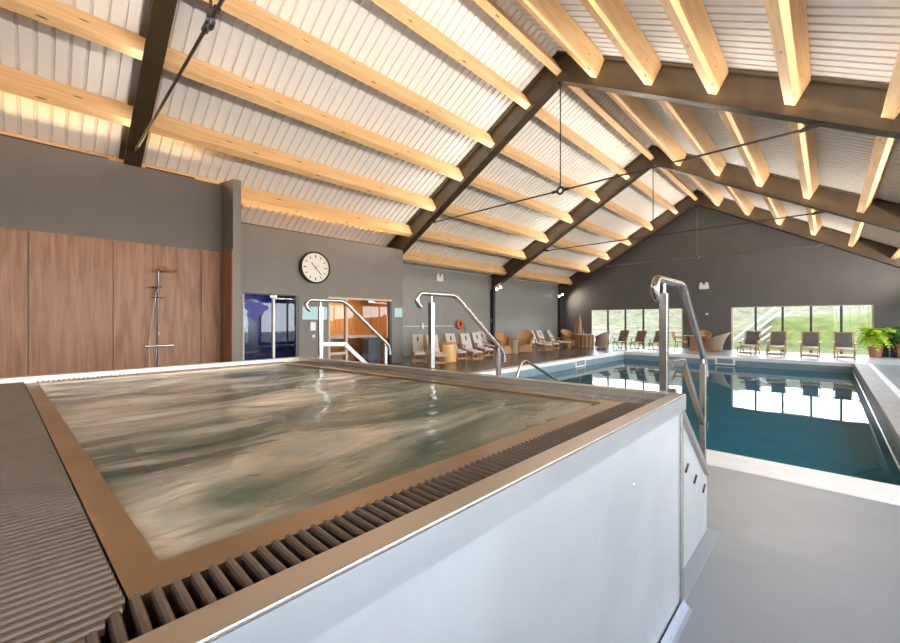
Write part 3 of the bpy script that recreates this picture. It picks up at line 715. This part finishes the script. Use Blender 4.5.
b = MB(); b.box(-.19,.19,-.28,.28,.12,.86); b.build('body', plain('heater_steel',(.05,.075,.09),rough=.35), t, bevel=.02)
b = MB()
for k in range(26): 
    x, y = rng.uniform(-.15,.15), rng.uniform(-.24,.24); r = rng.uniform(.03,.05); b.lathe([(r*.5,-r*.8),(r,0),(r*.5,r*.8)], 7, (x,y,.88))
b.build('stones', plain('stones',(.12,.12,.12),rough=.9), t); b = MB(); b.box(-.16,.16,-.24,.24,0,.12); b.build('plinth', BLACK, t)
# door: pale timber frame, side light, glass leaf
fw = MB(); fw.box(CX-.12, CX+.02, D1[0], D1[1], D1[3]-.05, D1[3]+.01); fw.box(CX-.12, CX+.02, D1[0], D1[0]+.06, 0, D1[3]-.05); fw.box(CX-.11,CX-.01,D1[0]+.06,7.03,.42,.50)
dr = struct(fw, 'door_1', FRAME_W, 'glazed sauna door in a pale timber frame, orange timber inside', 'door')
b = MB(); b.box(CX-.11, CX+.0, 7.03, 7.11, 0, D1[3]-.05); b.build('jamb', FRAME_W, dr)
b = MB(); b.box(CX-.12, CX+.02, D1[1]-.10, D1[1], 0, D1[3]-.05); b.build('jamb', FRAME_M, dr)
for a, c in ((D1[0]+.06,7.03),(7.11,D1[1]-.10)):
    g = MB(); g.add([(CX-.06,a,.02),(CX-.06,c,.02),(CX-.06,c,D1[3]-.05),(CX-.06,a,D1[3]-.05)],[(0,1,2,3)]); g.build('pane', GLASS_IN, dr)
b = MB(); b.tube([(CX-.0,D1[1]-.22,.95),(CX+.03,D1[1]-.22,.95),(CX+.03,D1[1]-.22,1.75),(CX-.0,D1[1]-.22,1.75)], .02, 10); b.build('handle', FRAME_W, dr, smooth=True)
b = MB(); b.box(CX-.07,CX-.03,7.95,8.15,D1[3]-.12,D1[3]-.055); b.build('hinge', CHROME, dr)
# signs and switches
def sign(name, y0, y1, z0, z1, x, mat, label, cat, d=.012):
    b = MB(); b.box(x, x+d, y0, y1, z0, z1); return tag(b.build(name, mat, bevel=.003), label, cat)
sign('wall_sign', 5.54, 6.36, 1.56, 1.96, CX, SIGNB, 'wide pale blue sign on the wall between the blue window and the sauna door', 'sign')
sign('wall_sign', 9.06, 9.42, 1.66, 2.00, CX, SIGNB, 'small pale blue sign on the wall right of the sauna door', 'sign')
b0 = sign('control_panel', 5.79, 5.96, 1.22, 1.48, CX, WHITE, 'white control panel under the wide blue sign', 'control panel', .03)
sign('light_switch', 5.86, 5.94, 1.00, 1.09, CX, WHITE, 'small white switch below the control panel beside the sauna door', 'switch', .02)

# ------------------------------------------------------------------ fittings on the far left wall and gable
def twin(loc, rz, label):
    t = thing('emergency_light', label, 'emergency light', loc, rz)
    b = MB(); b.box(0,.10,-.22,.22,-.16,.08); b.build('body', WHITE, t, bevel=.01)
    for s in (-1,1):
        b = MB(); b.lathe([(.05,-.08),(.075,.0),(.075,.05)], 16, (.06,s*.13,.13), 'x'); b.build('lamp_head', WHITE, t, smooth=True)
twin((XL,13.1,3.55), 0, 'white twin-head emergency light high on the left wall above the loungers')
twin((-4.87,YF,3.42), -PI/2, 'white twin-head emergency light on the grey gable between the windows')
b = MB(); b.lathe([(.06,0),(.055,.04),(.02,.05)], 16, axis='y'); o = b.build('thermostat', WHITE, smooth=True); o.location = (-4.75,YF+.004,1.90); o.rotation_euler=(0,0,PI)
tag(o, 'small round white thermostat on the grey gable below the emergency light', 'thermostat')
sign('light_switch', 17.1, 17.3, 1.44, 1.64, XL, WHITE, 'small white switch on the left wall just past the second dark post', 'switch', .03)
t = thing('rescue_pole', 'long thin white rescue pole held along the left wall above the loungers', 'pole', (XL+.1,12.4,1.29))
b = MB(); b.tube([(0,-1.6,.0),(0,1.72,-.01)], .022, 8); b.build('shaft', WHITE, t, smooth=True)
b = MB(); b.box(-.1,.03,-.45,-.36,-.12,.13); b.build('bracket', WHITE, t)
t = thing('life_float', 'orange-red float hanging on the left wall at the end of the white pole', 'float', (XL+.12,14.48,1.36))
b = MB(); b.tube([(0,.17*math.cos(2*PI*k/24),.17*math.sin(2*PI*k/24)) for k in range(24)], .075, 10, closed=True); b.build('ring', ORANGE, t, smooth=True)
b = MB(); b.tube([(.0,.18,.1),(.02,.32,.02),(.02,.36,-.2),(.0,.34,-.75)], .012, 8); b.build('rope', STRAP, t, smooth=True)
b = MB(); b.box(-.12,.0,-.03,.03,.10,.2); b.build('hook', WHITE, t)

# floodlights on the feet of the far frames
LAMP = emis('lamp_glow', (1,.86,.66), 12)
def flood(loc, rz, label):
    t = thing('floodlight', label, 'lamp', loc, rz, 'floodlights on the frame feet')
    b = MB(); b.box(-.1,.02,-.02,.02,-.02,.02); b.build('arm', BLACK, t)
    for s in (-1,1):
        b = MB(); b.lathe([(.05,-.09),(.07,.02),(.075,.06)], 14, (0,s*.11,s*.05+.0), 'x'); h = b.build('lamp_head', BLACK, t, smooth=True)
        b = MB(); b.lathe([(.065,.061),(.03,.075)], 14, (0,s*.11,s*.05), 'x'); b.build('lens', LAMP, h, smooth=True)
flood((XL+.32,17.35,3.30), -.5, 'glowing twin floodlight at the foot of the third steel frame on the left wall')
flood((XL+.32,24.25,3.25), -.7, 'glowing twin floodlight at the foot of the farthest steel frame in the left corner')

# pool fittings
def plate(loc, rz, w, label):
    t = thing('pool_skimmer', label, 'skimmer', loc, rz)
    b = MB(); h = .30
    b.box(-w/2,w/2,-.02,.0,-h/2,-h/2+.05); b.box(-w/2,w/2,-.02,.0,h/2-.05,h/2); b.box(-w/2,-w/2+.07,-.02,0,-h/2+.05,h/2-.05); b.box(w/2-.07,w/2,-.02,0,-h/2+.05,h/2-.05)
    b.build('frame', WHITE, t); b = MB(); b.box(-w/2+.07,w/2-.07,-.012,-.004,-h/2+.05,h/2-.05); b.build('flap', POOLW, t)
plate((-3.15,PY1,-.17), 0, .70, 'white framed skimmer in the far pool wall below the dining chairs')
plate((PX0,15.3,-.19), PI/2, .9, 'white framed skimmer in the left pool wall near the loungers')
t = thing('pool_handrail', 'small bent steel grab rail at the near edge of the pool beyond the hot tub', 'handrail', (-3.55,5.12,0))
b = MB(); b.tube([(0,0,0),(0,.02,.5)]+fillet((0,.02,.5),(0,.28,.90),(0,1.0,.60),.14)+[(0,1.0,.60),(0,2.1,.12),(0,2.3,-.5)], .022, 12); b.build('tube', RAIL, t, smooth=True)
t = thing('wall_grab_rail', 'long chrome grab rail along the right pool wall just above the water', 'rail', (PX1,12.5,-.2))
b = MB(); b.tube([(-.06,-6.9,0),(-.06,7.2,0)], .018, 10); b.build('bar', CHROME, t, smooth=True)
for y in (-6.5,-4.5,-2.5,-.5,1.5,3.5,5.5,7.0):
    b = MB(); b.tube([(0,y,0),(-.06,y,0)], .014, 8); b.build('standoff', CHROME, t, smooth=True)

# ------------------------------------------------------------------ loungers
def lounger(name, label, wood_m, back_m, seat_m, group, cushions=True, foot=True):
    t = thing(name, label, 'lounger', (0,0,0), 0, group)
    w = .29
    def bb(pts, ww, h, up=(0,1,0)):
        b = MB()
        for a, c in pts: b.bar(a, c, ww, h)
        return b
    for s in (-1,1):
        b = MB(); b.bar((-.42,s*w,.36),(.30,s*w,.36),.03,.055); b.bar((-.30,s*w,.34),(-.74,s*w,1.03),.03,.05); b.build('side_rail', wood_m, t)
        b = MB(); b.bar((.24,s*w,0),(-.02,s*w,.62),.032,.05,up=(1,0,0)); b.build('leg', wood_m, t)
        b = MB(); b.bar((-.50,s*w,0),(-.10,s*w,.40),.032,.05,up=(1,0,0)); b.build('leg', wood_m, t)
        b = MB(); b.bar((-.52,s*(w+.02),.64),(.16,s*(w+.02),.60),.06,.028); b.build('armrest', wood_m, t, bevel=.006)
        if foot: b = MB(); b.bar((.78,s*(w-.05),0),(.80,s*(w-.05),.32),.03,.045,up=(1,0,0)); b.build('leg', wood_m, t)
    b = MB(); b.bar((.24,-w,.05),(.24,w,.05),.03,.04); b.build('stretcher', wood_m, t)
    b = MB(); b.bar((-.48,-w,.06),(-.48,w,.06),.03,.04); b.build('stretcher', wood_m, t)
    b = MB()
    if foot:
     for k in range(6): b.box(.32+k*.09,.38+k*.09,-w+.05,w-.05,.325,.345)
     b.box(.28,.84,-w+.02,-w+.05,.30,.345); b.box(.28,.84,w-.05,w-.02,.30,.345); b.box(.76,.80,-w+.05,w-.05,.10,.15); b.build('footrest', wood_m, t)
    # back
    d = Vector((-.44,0,.69)).normalized(); nn = Vector((.69,0,.44)).normalized()
    b = MB(); a = Vector((-.30,0,.36))+nn*(.045 if cushions else .0); c = a+d*.80
    th = .09 if cushions else .02
    b.bar(a+nn*.0, c, w*2-.07, th, up=nn); bk = b.build('backrest', back_m, t, bevel=.03 if cushions else .004, smooth=cushions)
    b = MB(); b.bar(Vector((-.735,-w,1.03)),Vector((-.735,w,1.03)),.05,.05); b.build('top_bar', wood_m, t)
    b = MB(); b.box(-.32,.28,-w+.04,w-.04,.37,.44 if True else .40); b.build('seat_cushion', seat_m, t, bevel=.03, smooth=True)
    if cushions:
        b = MB(); b.box(.285,.86,-w+.06,w-.06,.345,.41); b.build('foot_cushion', seat_m, t, bevel=.025, smooth=True)
        b = MB(); p = a+d*.55+nn*.05; b.bar(p-d*.10, p+d*.10, .07, .012, up=nn); b.build('strap', STRAP, bk)
    return t
GL = 'cushioned teak loungers along the left wall'
lw = lounger('lounger', '', TEAK, CUSH, CUSH, GL)
def put(proto, used, x, y, deg, label):
    if not used: proto.location=(x,y,0); proto.rotation_euler=(0,0,math.radians(deg)); proto['label']=label; return proto
    return dup(proto, (x,y,0), math.radians(deg), label)
def at_foot(fx, fy, deg, k=.68):
    a = math.radians(deg); return fx-k*math.cos(a), fy-k*math.sin(a)
lw.scale = (.85,.82,.95)
L = [((-10.38,9.32),-37,'leftmost cushioned lounger along the left wall, next to the sauna wall end'),
     ((-9.44,9.39),-30,'lounger mostly hidden behind the post of the middle handrail'),
     ((-9.93,11.0),-25,'cushioned lounger right behind the blond barrel table'),
     ((-9.50,11.42),-25,'cushioned lounger just right of the blond barrel table'),
     ((-10.07,12.83),-24,'second cushioned lounger to the right of the barrel table'),
     ((-11.25,14.6),-25,'lounger half hidden behind the sloping middle handrail, left of the wicker armchair'),
     ((-9.99,17.5),-11,'first cushioned lounger to the right of the two wicker armchairs'),
     ((-10.17,18.55),-13,'second cushioned lounger to the right of the two wicker armchairs'),
     ((-10.37,20.4),8,'last cushioned lounger on the left, next to the slatted drum table')]
for i, (f, a, lab) in enumerate(L):
    x, y = at_foot(*f, a); put(lw, i, x, y, a, lab)
GB = 'brown-backed chairs at the left window'
lb = lounger('garden_chair', '', TEAK_D, SLING_B, CUSH_W, GB, False, False); lb['category']='chair'
lb.scale = (.88,.82,.95)
for i, (x, y, a, lab) in enumerate([(-8.35,22.2,-99,'leftmost of the three brown-backed chairs at the left window'),(-7.42,22.15,-99,'middle one of the three brown-backed chairs at the left window'),(-6.45,22.0,-99,'brown-backed chair partly hidden behind the near handrail post')]):
    put(lb, i, x, y, a, lab)
GR = 'charcoal deck chairs at the right window'
ld = lounger('deck_chair', '', TEAK, SLING, CUSH_W, GR, False); ld['category'] = 'deck chair'
for i, (x, y, a, lab) in enumerate([(-2.62,22.55,-96,'leftmost of the four charcoal deck chairs at the right window'),(-1.66,22.6,-92,'second from the left of the four charcoal deck chairs at the right window'),(-.56,22.6,-90,'third from the left of the four charcoal deck chairs at the right window'),(.47,22.55,-88,'charcoal deck chair nearest the potted fern')]):
    put(ld, i, x, y, a, lab)
# slings of the unpadded chairs keep a white seat pad (seat_cushion part)

# ------------------------------------------------------------------ wicker and cane seats
def tub_chair(name, label, mat, loc, deg, h=.95, r=.40, flare=.10, cush=None):
    t = thing(name, label, 'armchair', loc, math.radians(deg))
    b = MB(); n = 28; rows = []; a0, a1 = math.radians(50), math.radians(310)
    for inner in (0,1):
        rr = []
    def shell(off):
        rows = []
        for iz in range(7):
            z = iz/6; row = []
            for k in range(n+1):
                a = a0+(a1-a0)*k/n; back = (1-math.cos(a))/2
                top = .60+(h-.60)*back**2; zz = .03+z*(top-.03)
                rad = r*(.90+.0*z)+flare*z**2*back*1.4 + off
                row.append((rad*math.cos(a), rad*math.sin(a)*.95, zz))
            rows.append(row)
        return rows
    A, B = shell(0), shell(-.05)
    b.sheet(A); b.sheet(B, flip=True)
    b.sheet([A[-1],B[-1]]); b.sheet([[r_[0] for r_ in A],[r_[0] for r_ in B]]); b.sheet([[r_[-1] for r_ in A],[r_[-1] for r_ in B]])
    b.build('shell', mat, t, smooth=True)
    b = MB(); b.prism([(r*.78*math.cos(2*PI*k/24)+.02, r*.78*math.sin(2*PI*k/24), .30) for k in range(24)], (0,0,.09)); b.build('seat', mat, t)
    b = MB(); b.box(.18,.27,-.27,.27,.03,.31); b.build('front_apron', mat, t)
    b = MB(); b.tube([(p[0],p[1],p[2]+.012) for p in A[-1]], .03, 8); b.build('top_roll', mat, t, smooth=True)
    if cush:
        b = MB(); b.prism([(r*.72*math.cos(2*PI*k/24)+.03, r*.72*math.sin(2*PI*k/24), .39) for k in range(24)], (0,0,.07)); b.build('seat_cushion', cush, t, bevel=.02)
    return t
tub_chair('wicker_armchair', 'tan high-backed wicker armchair at the end of the middle handrail', WICKER, (-10.75,14.75,0), -25, .98, .34)
tub_chair('wicker_armchair', 'tan wicker armchair with pale apron right of the brown side table', WICKER, (-10.65,16.4,0), -60, 1.04, .38)
tub_chair('wicker_armchair', 'grey-brown wicker tub chair between the drum table and the left window', WICKER_G, (-9.55,22.75,0), 170, .90, .36)
tub_chair('wicker_armchair', 'tan wicker armchair left of the slatted drum table in the corner', WICKER, (-11.35,22.3,0), -20, 1.0, .42)
tub_chair('wicker_armchair', 'pale tan wicker tub chair with a flared back, right of the round dining table', WICKER_G, (-4.12,23.35,0), 180, .93, .38, .22)
tub_chair('wicker_armchair', 'orange wicker chair behind the round dining table against the grey gable', WICKER, (-4.85,24.45,0), -90, 1.0, .36)
# cane chair with open oval back
t = thing('cane_chair', 'bent cane chair with an open oval back, left of the round dining table', 'chair', (-5.60,23.45,0), math.radians(0))
for sx_, sy_ in ((-.24,-.22),(-.24,.22),(.24,-.22),(.24,.22)):
    b = MB(); b.tube([(sx_*1.1,sy_*1.1,0),(sx_*.95,sy_*.95,.25),(sx_*.9,sy_*.9,.44)], .02, 8); b.build('leg', CANE, t, smooth=True)
b = MB(); b.prism([(.27*math.cos(2*PI*k/22), .27*math.sin(2*PI*k/22), .42) for k in range(22)], (0,0,.05)); b.build('seat', CANE, t, bevel=.015)
b = MB(); b.tube([(-.27-.16*(.5+.5*math.sin(2*PI*k/24)), .23*math.cos(2*PI*k/24), .72+.24*math.sin(2*PI*k/24)) for k in range(24)], .024, 8, closed=True); b.build('back_hoop', CANE, t, smooth=True)
b = MB(); b.bar((-.28,0,.49),(-.42,0,.95),.10,.012,up=(1,0,0)); b.build('splat', CANE, t)
for s in (-1,1):
    b = MB(); b.tube([(-.33,s*.22,.68),(-.05,s*.29,.68),(.2,s*.27,.62),(.24,s*.22,.44)], .02, 8); b.build('arm', CANE, t, smooth=True)
# tables
t = thing('round_table', 'round pale-topped wicker dining table between the cane and wicker chairs', 'table', (-5.0,23.65,0))
b = MB(); b.lathe([(.50,.74),(.52,.755),(.50,.775)], 32); b.build('tabletop', TABLETOP, t, smooth=True)
b = MB(); b.lathe([(.30,.0),(.22,.3),(.24,.74)], 24); b.build('base', WICKER, t, smooth=True)
t = thing('drum_table', 'round drum table with vertical tan slats and a pale top, in the far left corner', 'table', (-10.35,22.25,0))
b = MB(); b.lathe([(.55,.72),(.57,.74),(.55,.77)], 36); b.build('tabletop', TABLETOP, t, smooth=True)
for k in range(14):
    a = 2*PI*k/14; b = MB(); b.box(-.035,.035,-.015,.015,0,.72, Matrix.Translation((.50*math.cos(a),.50*math.sin(a),0)) @ Matrix.Rotation(a+PI/2,4,'Z')); b.build('slat', WICKER, t)
b = MB(); b.lathe([(.36,.0),(.36,.70)], 24); b.build('core', TEAK_D, t, smooth=True)
t = thing('barrel_table', 'shiny blond wooden barrel used as a side table in front of the loungers', 'side table', (-10.10,10.45,0))
b = MB(); b.lathe([(.25,.02),(.29,.06),(.305,.35),(.29,.66),(.25,.70)], 28); b.build('body', BARREL, t, smooth=True)
b = MB(); b.lathe([(.30,.70),(.325,.71),(.325,.735),(.30,.745)], 28); b.build('tabletop', BARREL, t, smooth=True)
b = MB(); b.lathe([(.262,.0),(.30,.01),(.30,.05),(.285,.06)], 28); b.build('hoop', TEAK, t, smooth=True)
t = thing('side_table', 'dark brown wicker side table between the two tan wicker armchairs', 'side table', (-10.75,15.55,0))
b = MB(); b.lathe([(.24,.0),(.22,.3),(.26,.66)], 20); b.build('base', WICKER_G, t, smooth=True)
b = MB(); b.lathe([(.30,.66),(.31,.68),(.30,.70)], 24); b.build('tabletop', TEAK_D, t, smooth=True)
# driftwood sculpture
t = thing('driftwood_sculpture', 'tall pointed driftwood sculpture rising behind the drum table', 'sculpture', (-11.35,23.6,0))
b = MB(); b.tube([(0,0,0),(.03,0,.5),(-.02,.05,1.0),(.05,0,1.45),(.04,0,1.9)], [.22,.20,.17,.10,.015], 9); b.build('trunk', DRIFT, t, smooth=True)
b = MB(); b.tube([(-.1,0,.3),(-.24,.05,.8),(-.2,0,1.2),(-.12,0,1.5)], [.13,.13,.09,.015], 8); b.build('branch', DRIFT, t, smooth=True)
b = MB(); b.tube([(.12,0,.3),(.24,.02,.7),(.30,0,1.05)], [.12,.09,.012], 8); b.build('branch', DRIFT, t, smooth=True)

# ------------------------------------------------------------------ plants
def pot(name, label, mat, loc, r, h, square=False):
    t = thing(name, label, 'plant', loc)
    b = MB()
    if square: b.prism([(-r,-r,0),(r,-r,0),(r,r,0),(-r,r,0)], (0,0,h)); b.build('pot', mat, t, bevel=.02)
    else: b.lathe([(r*.72,0),(r*.95,h*.85),(r*1.05,h*.86),(r*1.05,h),(r*.9,h),(r*.88,h-.04)], 26); b.build('pot', mat, t, smooth=True)
    b = MB(); b.lathe([(r*.9,h-.06),(r*.5,h-.03)], 20); b.build('soil', SOIL, t)
    return t
def fronds(t, z0, n, ln, mat, seed, droop=.9, leafw=.05, name='foliage', spread=(0,2*PI), ymax=.6, reach=.62, ups=(1.5,2.5)):
    rg = random.Random(seed); b = MB()
    for k in range(n):
        a = spread[0]+(spread[1]-spread[0])*(k+rg.random()*.6)/n; L = ln*rg.uniform(.7,1.1); up = rg.uniform(*ups); pts = []
        m = 12
        for i in range(m+1):
            q = i/m; rr = L*q*reach; z = z0 + L*(up*q - droop*q*q*rg.uniform(.97,1.03)); pts.append(Vector((rr*math.cos(a), min(rr*math.sin(a), ymax-.25*max(0,math.cos(a))*0), z)))
        b.tube(pts, [.008*(1-.7*i/m) for i in range(m+1)], 4)
        sd = Vector((-math.sin(a), math.cos(a), 0))
        for i in range(2, m+1):
            p = pts[i]; tdir = (pts[i]-pts[i-1]).normalized(); w = leafw*4.0*math.sin(PI*min(1,i/m*.86+.12))
            for s in (-1,1):
                tip = p + sd*s*w + tdir*w*.45 - Vector((0,0,w*.25)); wd = tdir*leafw*.55
                mid = (p+tip)/2+Vector((0,0,.012))
                b.add([p-wd*.5, mid-wd, tip, mid+wd, p+wd*.5], [(0,1,2,3,4)])
    b.v = [(p[0],min(p[1],ymax+.02),p[2]) for p in b.v]; f = b.build(name, mat, t, fix=False); return f
p1 = pot('potted_fern', 'big bright yellow-green fern in a terracotta pot at the right window', TERRA, (1.42,24.30,0), .24, .44)
fronds(p1, .42, 52, 1.05, LEAF, 5, leafw=.06, droop=1.75)
p2 = pot('potted_palm', 'leafy green plant in a dark planter just right of the bright fern', DPOT, (2.0,24.62,0), .22, .50)
fronds(p2, .48, 24, .75, LEAF2, 8, leafw=.06, ymax=.35, droop=1.6)
p3 = pot('potted_plant', 'green plant in a tan clay pot cut by the right edge of the photo', TERRA, (2.22,24.05,0), .24, .58)
fronds(p3, .56, 18, .6, LEAF2, 11, leafw=.05, droop=1.7)

# ------------------------------------------------------------------ garden
def hz(x, y):
    s = lambda a,b,v: (lambda t: t*t*(3-2*t))(max(0,min(1,(v-a)/(b-a))))
    bank = 2.05*s(30.5,37,y)*s(-5.5,-2.5,x) 
    left = 1.0*s(31,38,y)*(1-s(-5.5,-2.5,x))
    hill = 3.4*s(41,62,y) + 2.2*s(36,50,y)*(1-s(-8,-2,x))
    hill2 = 1.4*s(62,90,y)
    bump = .10*math.sin(x*.9+y*.5)+.07*math.sin(x*1.7-y*1.1)
    return -.10 + bank + left + hill + hill2 + bump*s(30,36,y)
def hdry(x, y):
    s = lambda a,b,v: (lambda t: t*t*(3-2*t))(max(0,min(1,(v-a)/(b-a))))
    return max(s(37.5,40.5,y), .8*s(30,34,y)*(1-s(-3.4,-2.9,x))*1.0)
nx, ny = 90, 70; pts = []; 
for j in range(ny+1):
    q = j/ny; y = 25.32+ (q**1.7)*90
    pts.append([( -60+100*i/nx, y, hz(-60+100*i/nx, y)) for i in range(nx+1)])
mb = MB(); mb.sheet(pts); g = mb.build('garden', GRASS, smooth=True, fix=False)
at = g.data.attributes.new('dry','FLOAT','POINT')
for i, v in enumerate(g.data.vertices): at.data[i].value = hdry(v.co.x, v.co.y)
tag(g, 'grassy bank and dry hillside outside the far windows', 'garden', kind='structure')
# flat ground all round the building
mb = MB(); mb.box(XRT+.25, 40, -40, 25.3, -.3, -.12); mb.box(-50, XRT+.25, -40, YN-.25, -.3, -.12)
tag(mb.build('ground', plain('outside_ground',(.16,.165,.15),rough=.9,noise=.15,nscale=.4)), 'ground outside the glazed right side', 'ground', kind='structure')
# sleeper steps climbing the bank
GS = 'pale sleeper edgings on the garden bank'
for k in range(4):
    a = (-4.35+.38*k, 29.6+.45*k, .22-.02*k); b_ = (-2.75+.40*k, 37.3+.5*k, 2.60-.22*k)
    b = MB(); b.bar(a, b_, .12, .10); o = b.build('sleeper', SLEEPER, bevel=.01, off=a)
    tag(o, '%s pale timber sleeper line running up the grassy bank' % ['uppermost','second from top','third from top','lowest'][k], 'sleeper', GS)
# rail fence beyond the left window
t = thing('garden_fence', 'weathered horizontal rail fence beyond the left window', 'fence', (-10,30.5,0))
for k, z in enumerate((.35,.70,1.05)):
    b = MB(); b.bar((-8,0,z),(5.6,.1,z),.04,.16); b.build('rail', FENCE, t)
for k in range(8):
    b = MB(); x = -7.8+k*1.9; b.box(x-.05,x+.05,-.02,.10,-.3,1.15); b.build('post', FENCE, t)

# ------------------------------------------------------------------ light
w = bpy.data.worlds.new('sky'); sc.world = w; w.use_nodes = True
nt = w.node_tree; bg = nt.nodes['Background']; bg.inputs['Strength'].default_value = 7.0
tc = nt.nodes.new('ShaderNodeTexCoord'); sp = nt.nodes.new('ShaderNodeSeparateXYZ'); rp = nt.nodes.new('ShaderNodeValToRGB')
nt.links.new(tc.outputs['Generated'], sp.inputs[0]); nt.links.new(sp.outputs['Z'], rp.inputs['Fac'])
rp.color_ramp.elements[0].position = 0; rp.color_ramp.elements[0].color = (.92,.95,1,1); rp.color_ramp.elements[1].position = .7; rp.color_ramp.elements[1].color = (.70,.82,1,1)
nt.links.new(rp.outputs['Color'], bg.inputs['Color'])
sun = bpy.data.lights.new('sun','SUN'); sun.energy = 1.6; sun.angle = math.radians(3); sun.color = (1,.95,.86)
so_ = bpy.data.objects.new('sun', sun); COL.objects.link(so_); so_.rotation_euler = Vector((.75,.62,-.62)).to_track_quat('-Z','Y').to_euler()
def area(name, loc, aim, sx_, sy_, power, col, parent=None, spread=PI):
    l = bpy.data.lights.new(name,'AREA'); l.shape='RECTANGLE'; l.size=sx_; l.size_y=sy_; l.energy=power; l.color=col; l.spread = spread
    o = bpy.data.objects.new(name, l); COL.objects.link(o); o.location=loc
    o.rotation_euler = (Vector(aim)-Vector(loc)).to_track_quat('-Z','Y').to_euler(); return o
# uplights standing on the wall tops (left), unseen fill strips added on the right
def uplight(x, y, z, ln, aim, power, col, label, spread=PI):
    t = thing('uplight_or_fill', label, 'lamp', (x,y,z))
    b = MB(); b.box(-.05,.05,-ln/2,ln/2,0,.03); b.build('housing', BLACK, t)
    l = area('lamp', (x,y,z+.05), aim, .08, ln, power, col, spread=spread); 
    d = (Vector(aim)-Vector((x,y,z+.05)))
    zax = -d.normalized(); yax = Vector((0,1,0)); xax = yax.cross(zax).normalized(); yax = zax.cross(xax)
    l.rotation_euler = Matrix((xax,yax,zax)).transposed().to_euler()
FILL_W = {-1:[20,95,120,115], 1:[60,160,230,190]}; WARM2 = (1,.60,.28); WARM = (1,.70,.40); NEUT = (1,.90,.78); COOL = (.95,.97,1)
uplight(WX-.11, 2.05, 4.78, .9, (-8.3,2.05,6.6), 10, WARM2, 'short warm uplight strip on the panelled wall top beside the fin')
uplight(WX-.11, -.7, 4.78, 3.4, (-8.3,-.7,6.6), 40, WARM2, 'warm uplight strip on top of the panelled wall')
uplight(CX-.09, 6.3, 4.18, 5.6, (-9.2,6.3,6.2), 60, WARM2, 'warm uplight strip on top of the clock wall')
for i, y in enumerate((-1.2,5.4,13.2,20.8)):  # unseen strips added to lift the ceiling brightness
    uplight(XRT-.047, y, 2.95, 5.0, (-4.0,y,7.6), 420, NEUT, 'slim added fill strip on the right wall, %s' % ['beside the hot tub','over the near half of the pool','over the far half of the pool','by the potted fern'][i])
t = thing('uplight_or_fill', 'added fill strip over the windows behind the viewpoint', 'lamp', (-2.0,YN+.047,3.3))  # fill light added out of view for the near roof bays
b = MB(); b.box(-3.5,3.5,-.05,.05,0,.03); b.build('housing', BLACK, t)
area('lamp', (-2.0,YN+.1,3.36), (-1.2,6,6.4), 7.0, .1, 150, NEUT, spread=math.radians(100))
# added fill strips, hidden in the frames' lower flanges, brighten the bay in front
for i in range(4):
    y = FY[i]-.055
    for s in (-1,1):
        xa = XR+s*.6; xb = XR+s*5.6; ln = 5.0/ca
        t = thing('uplight_or_fill', 'added fill strip on the %s rafter of the %s steel frame' % ('left' if s < 0 else 'right', ordn[i]), 'lamp', ((xa+xb)/2,y,zr((xa+xb)/2)+T_F))
        b = MB(); b.bar((xa-(xa+xb)/2,0,zr(xa)-zr((xa+xb)/2)+.015),(xb-(xa+xb)/2,0,zr(xb)-zr((xa+xb)/2)+.015),.05,.025); b.build('housing', BLACK, t)
        l = area('lamp', ((xa+xb)/2,y-.01,zr((xa+xb)/2)+T_F+.04), (0,0,0), ln, .05, FILL_W[s][i], NEUT)
        xax = Vector((xb-xa,0,zr(xb)-zr(xa))).normalized(); fwd = Vector((0,-1,0)); nrm = xax.cross(fwd)
        if nrm.z < 0: nrm = -nrm
        zax = -(fwd*.93+nrm*.37).normalized(); yax = zax.cross(xax)
        l.rotation_euler = Matrix((xax,yax,zax)).transposed().to_euler()
# flood beams
for x, y, z, dx, dy, pw in ((XL+.42,17.35,3.28,.8,-.5,60),(XL+.42,24.2,3.25,.8,.5,140)):
    l = bpy.data.lights.new('flood_beam','SPOT'); l.energy = pw; l.color=(1,.84,.62); l.spot_size = math.radians(120); l.spot_blend=.8; l.shadow_soft_size=.06
    o = bpy.data.objects.new('flood_beam', l); COL.objects.link(o); o.location=(x,y,z); o.rotation_euler = Vector((dx,dy,-.5)).to_track_quat('-Z','Y').to_euler()
# glow box and light added to brighten the sauna inside
t = thing('sauna_fill', 'small warm fill light added on the sauna ceiling', 'lamp', (-12.3,7.7,2.58)); b = MB(); b.box(-.1,.1,-.2,.2,0,.04); b.build('shade', emis('sauna_glow',(1,.7,.4),3), t)
area('sauna_light', (-12.3,7.7,2.56), (-12.3,7.7,0), .4, .6, 34, (1,.72,.42))
area('steam_light', (-12.3,4.6,2.6), (-12.3,4.6,0), .4, .6, 14, (.6,.7,1))

# ------------------------------------------------------------------ camera
cam = bpy.data.cameras.new('camera'); co = bpy.data.objects.new('camera', cam); COL.objects.link(co)
co.location = (0,0,1.5); co.rotation_euler = (PI/2, 0, math.radians(43.77)); cam.sensor_width = 36; cam.lens = 395/900*36; cam.clip_start = .02; cam.clip_end = 400
sc.camera = co
vs = sc.view_settings; vs.view_transform = 'Standard'; vs.look = 'None'; vs.exposure = 0.75; vs.gamma = 1.0; vs.use_curve_mapping = False
sc.cycles.max_bounces = 10; sc.cycles.diffuse_bounces = 5; sc.cycles.glossy_bounces = 4; sc.cycles.transparent_max_bounces = 12
sc.cycles.caustics_reflective = False; sc.cycles.caustics_refractive = False; sc.cycles.sample_clamp_indirect = 2.5
sc.cycles.sample_clamp_direct = 12
sc.cycles.use_denoising = True
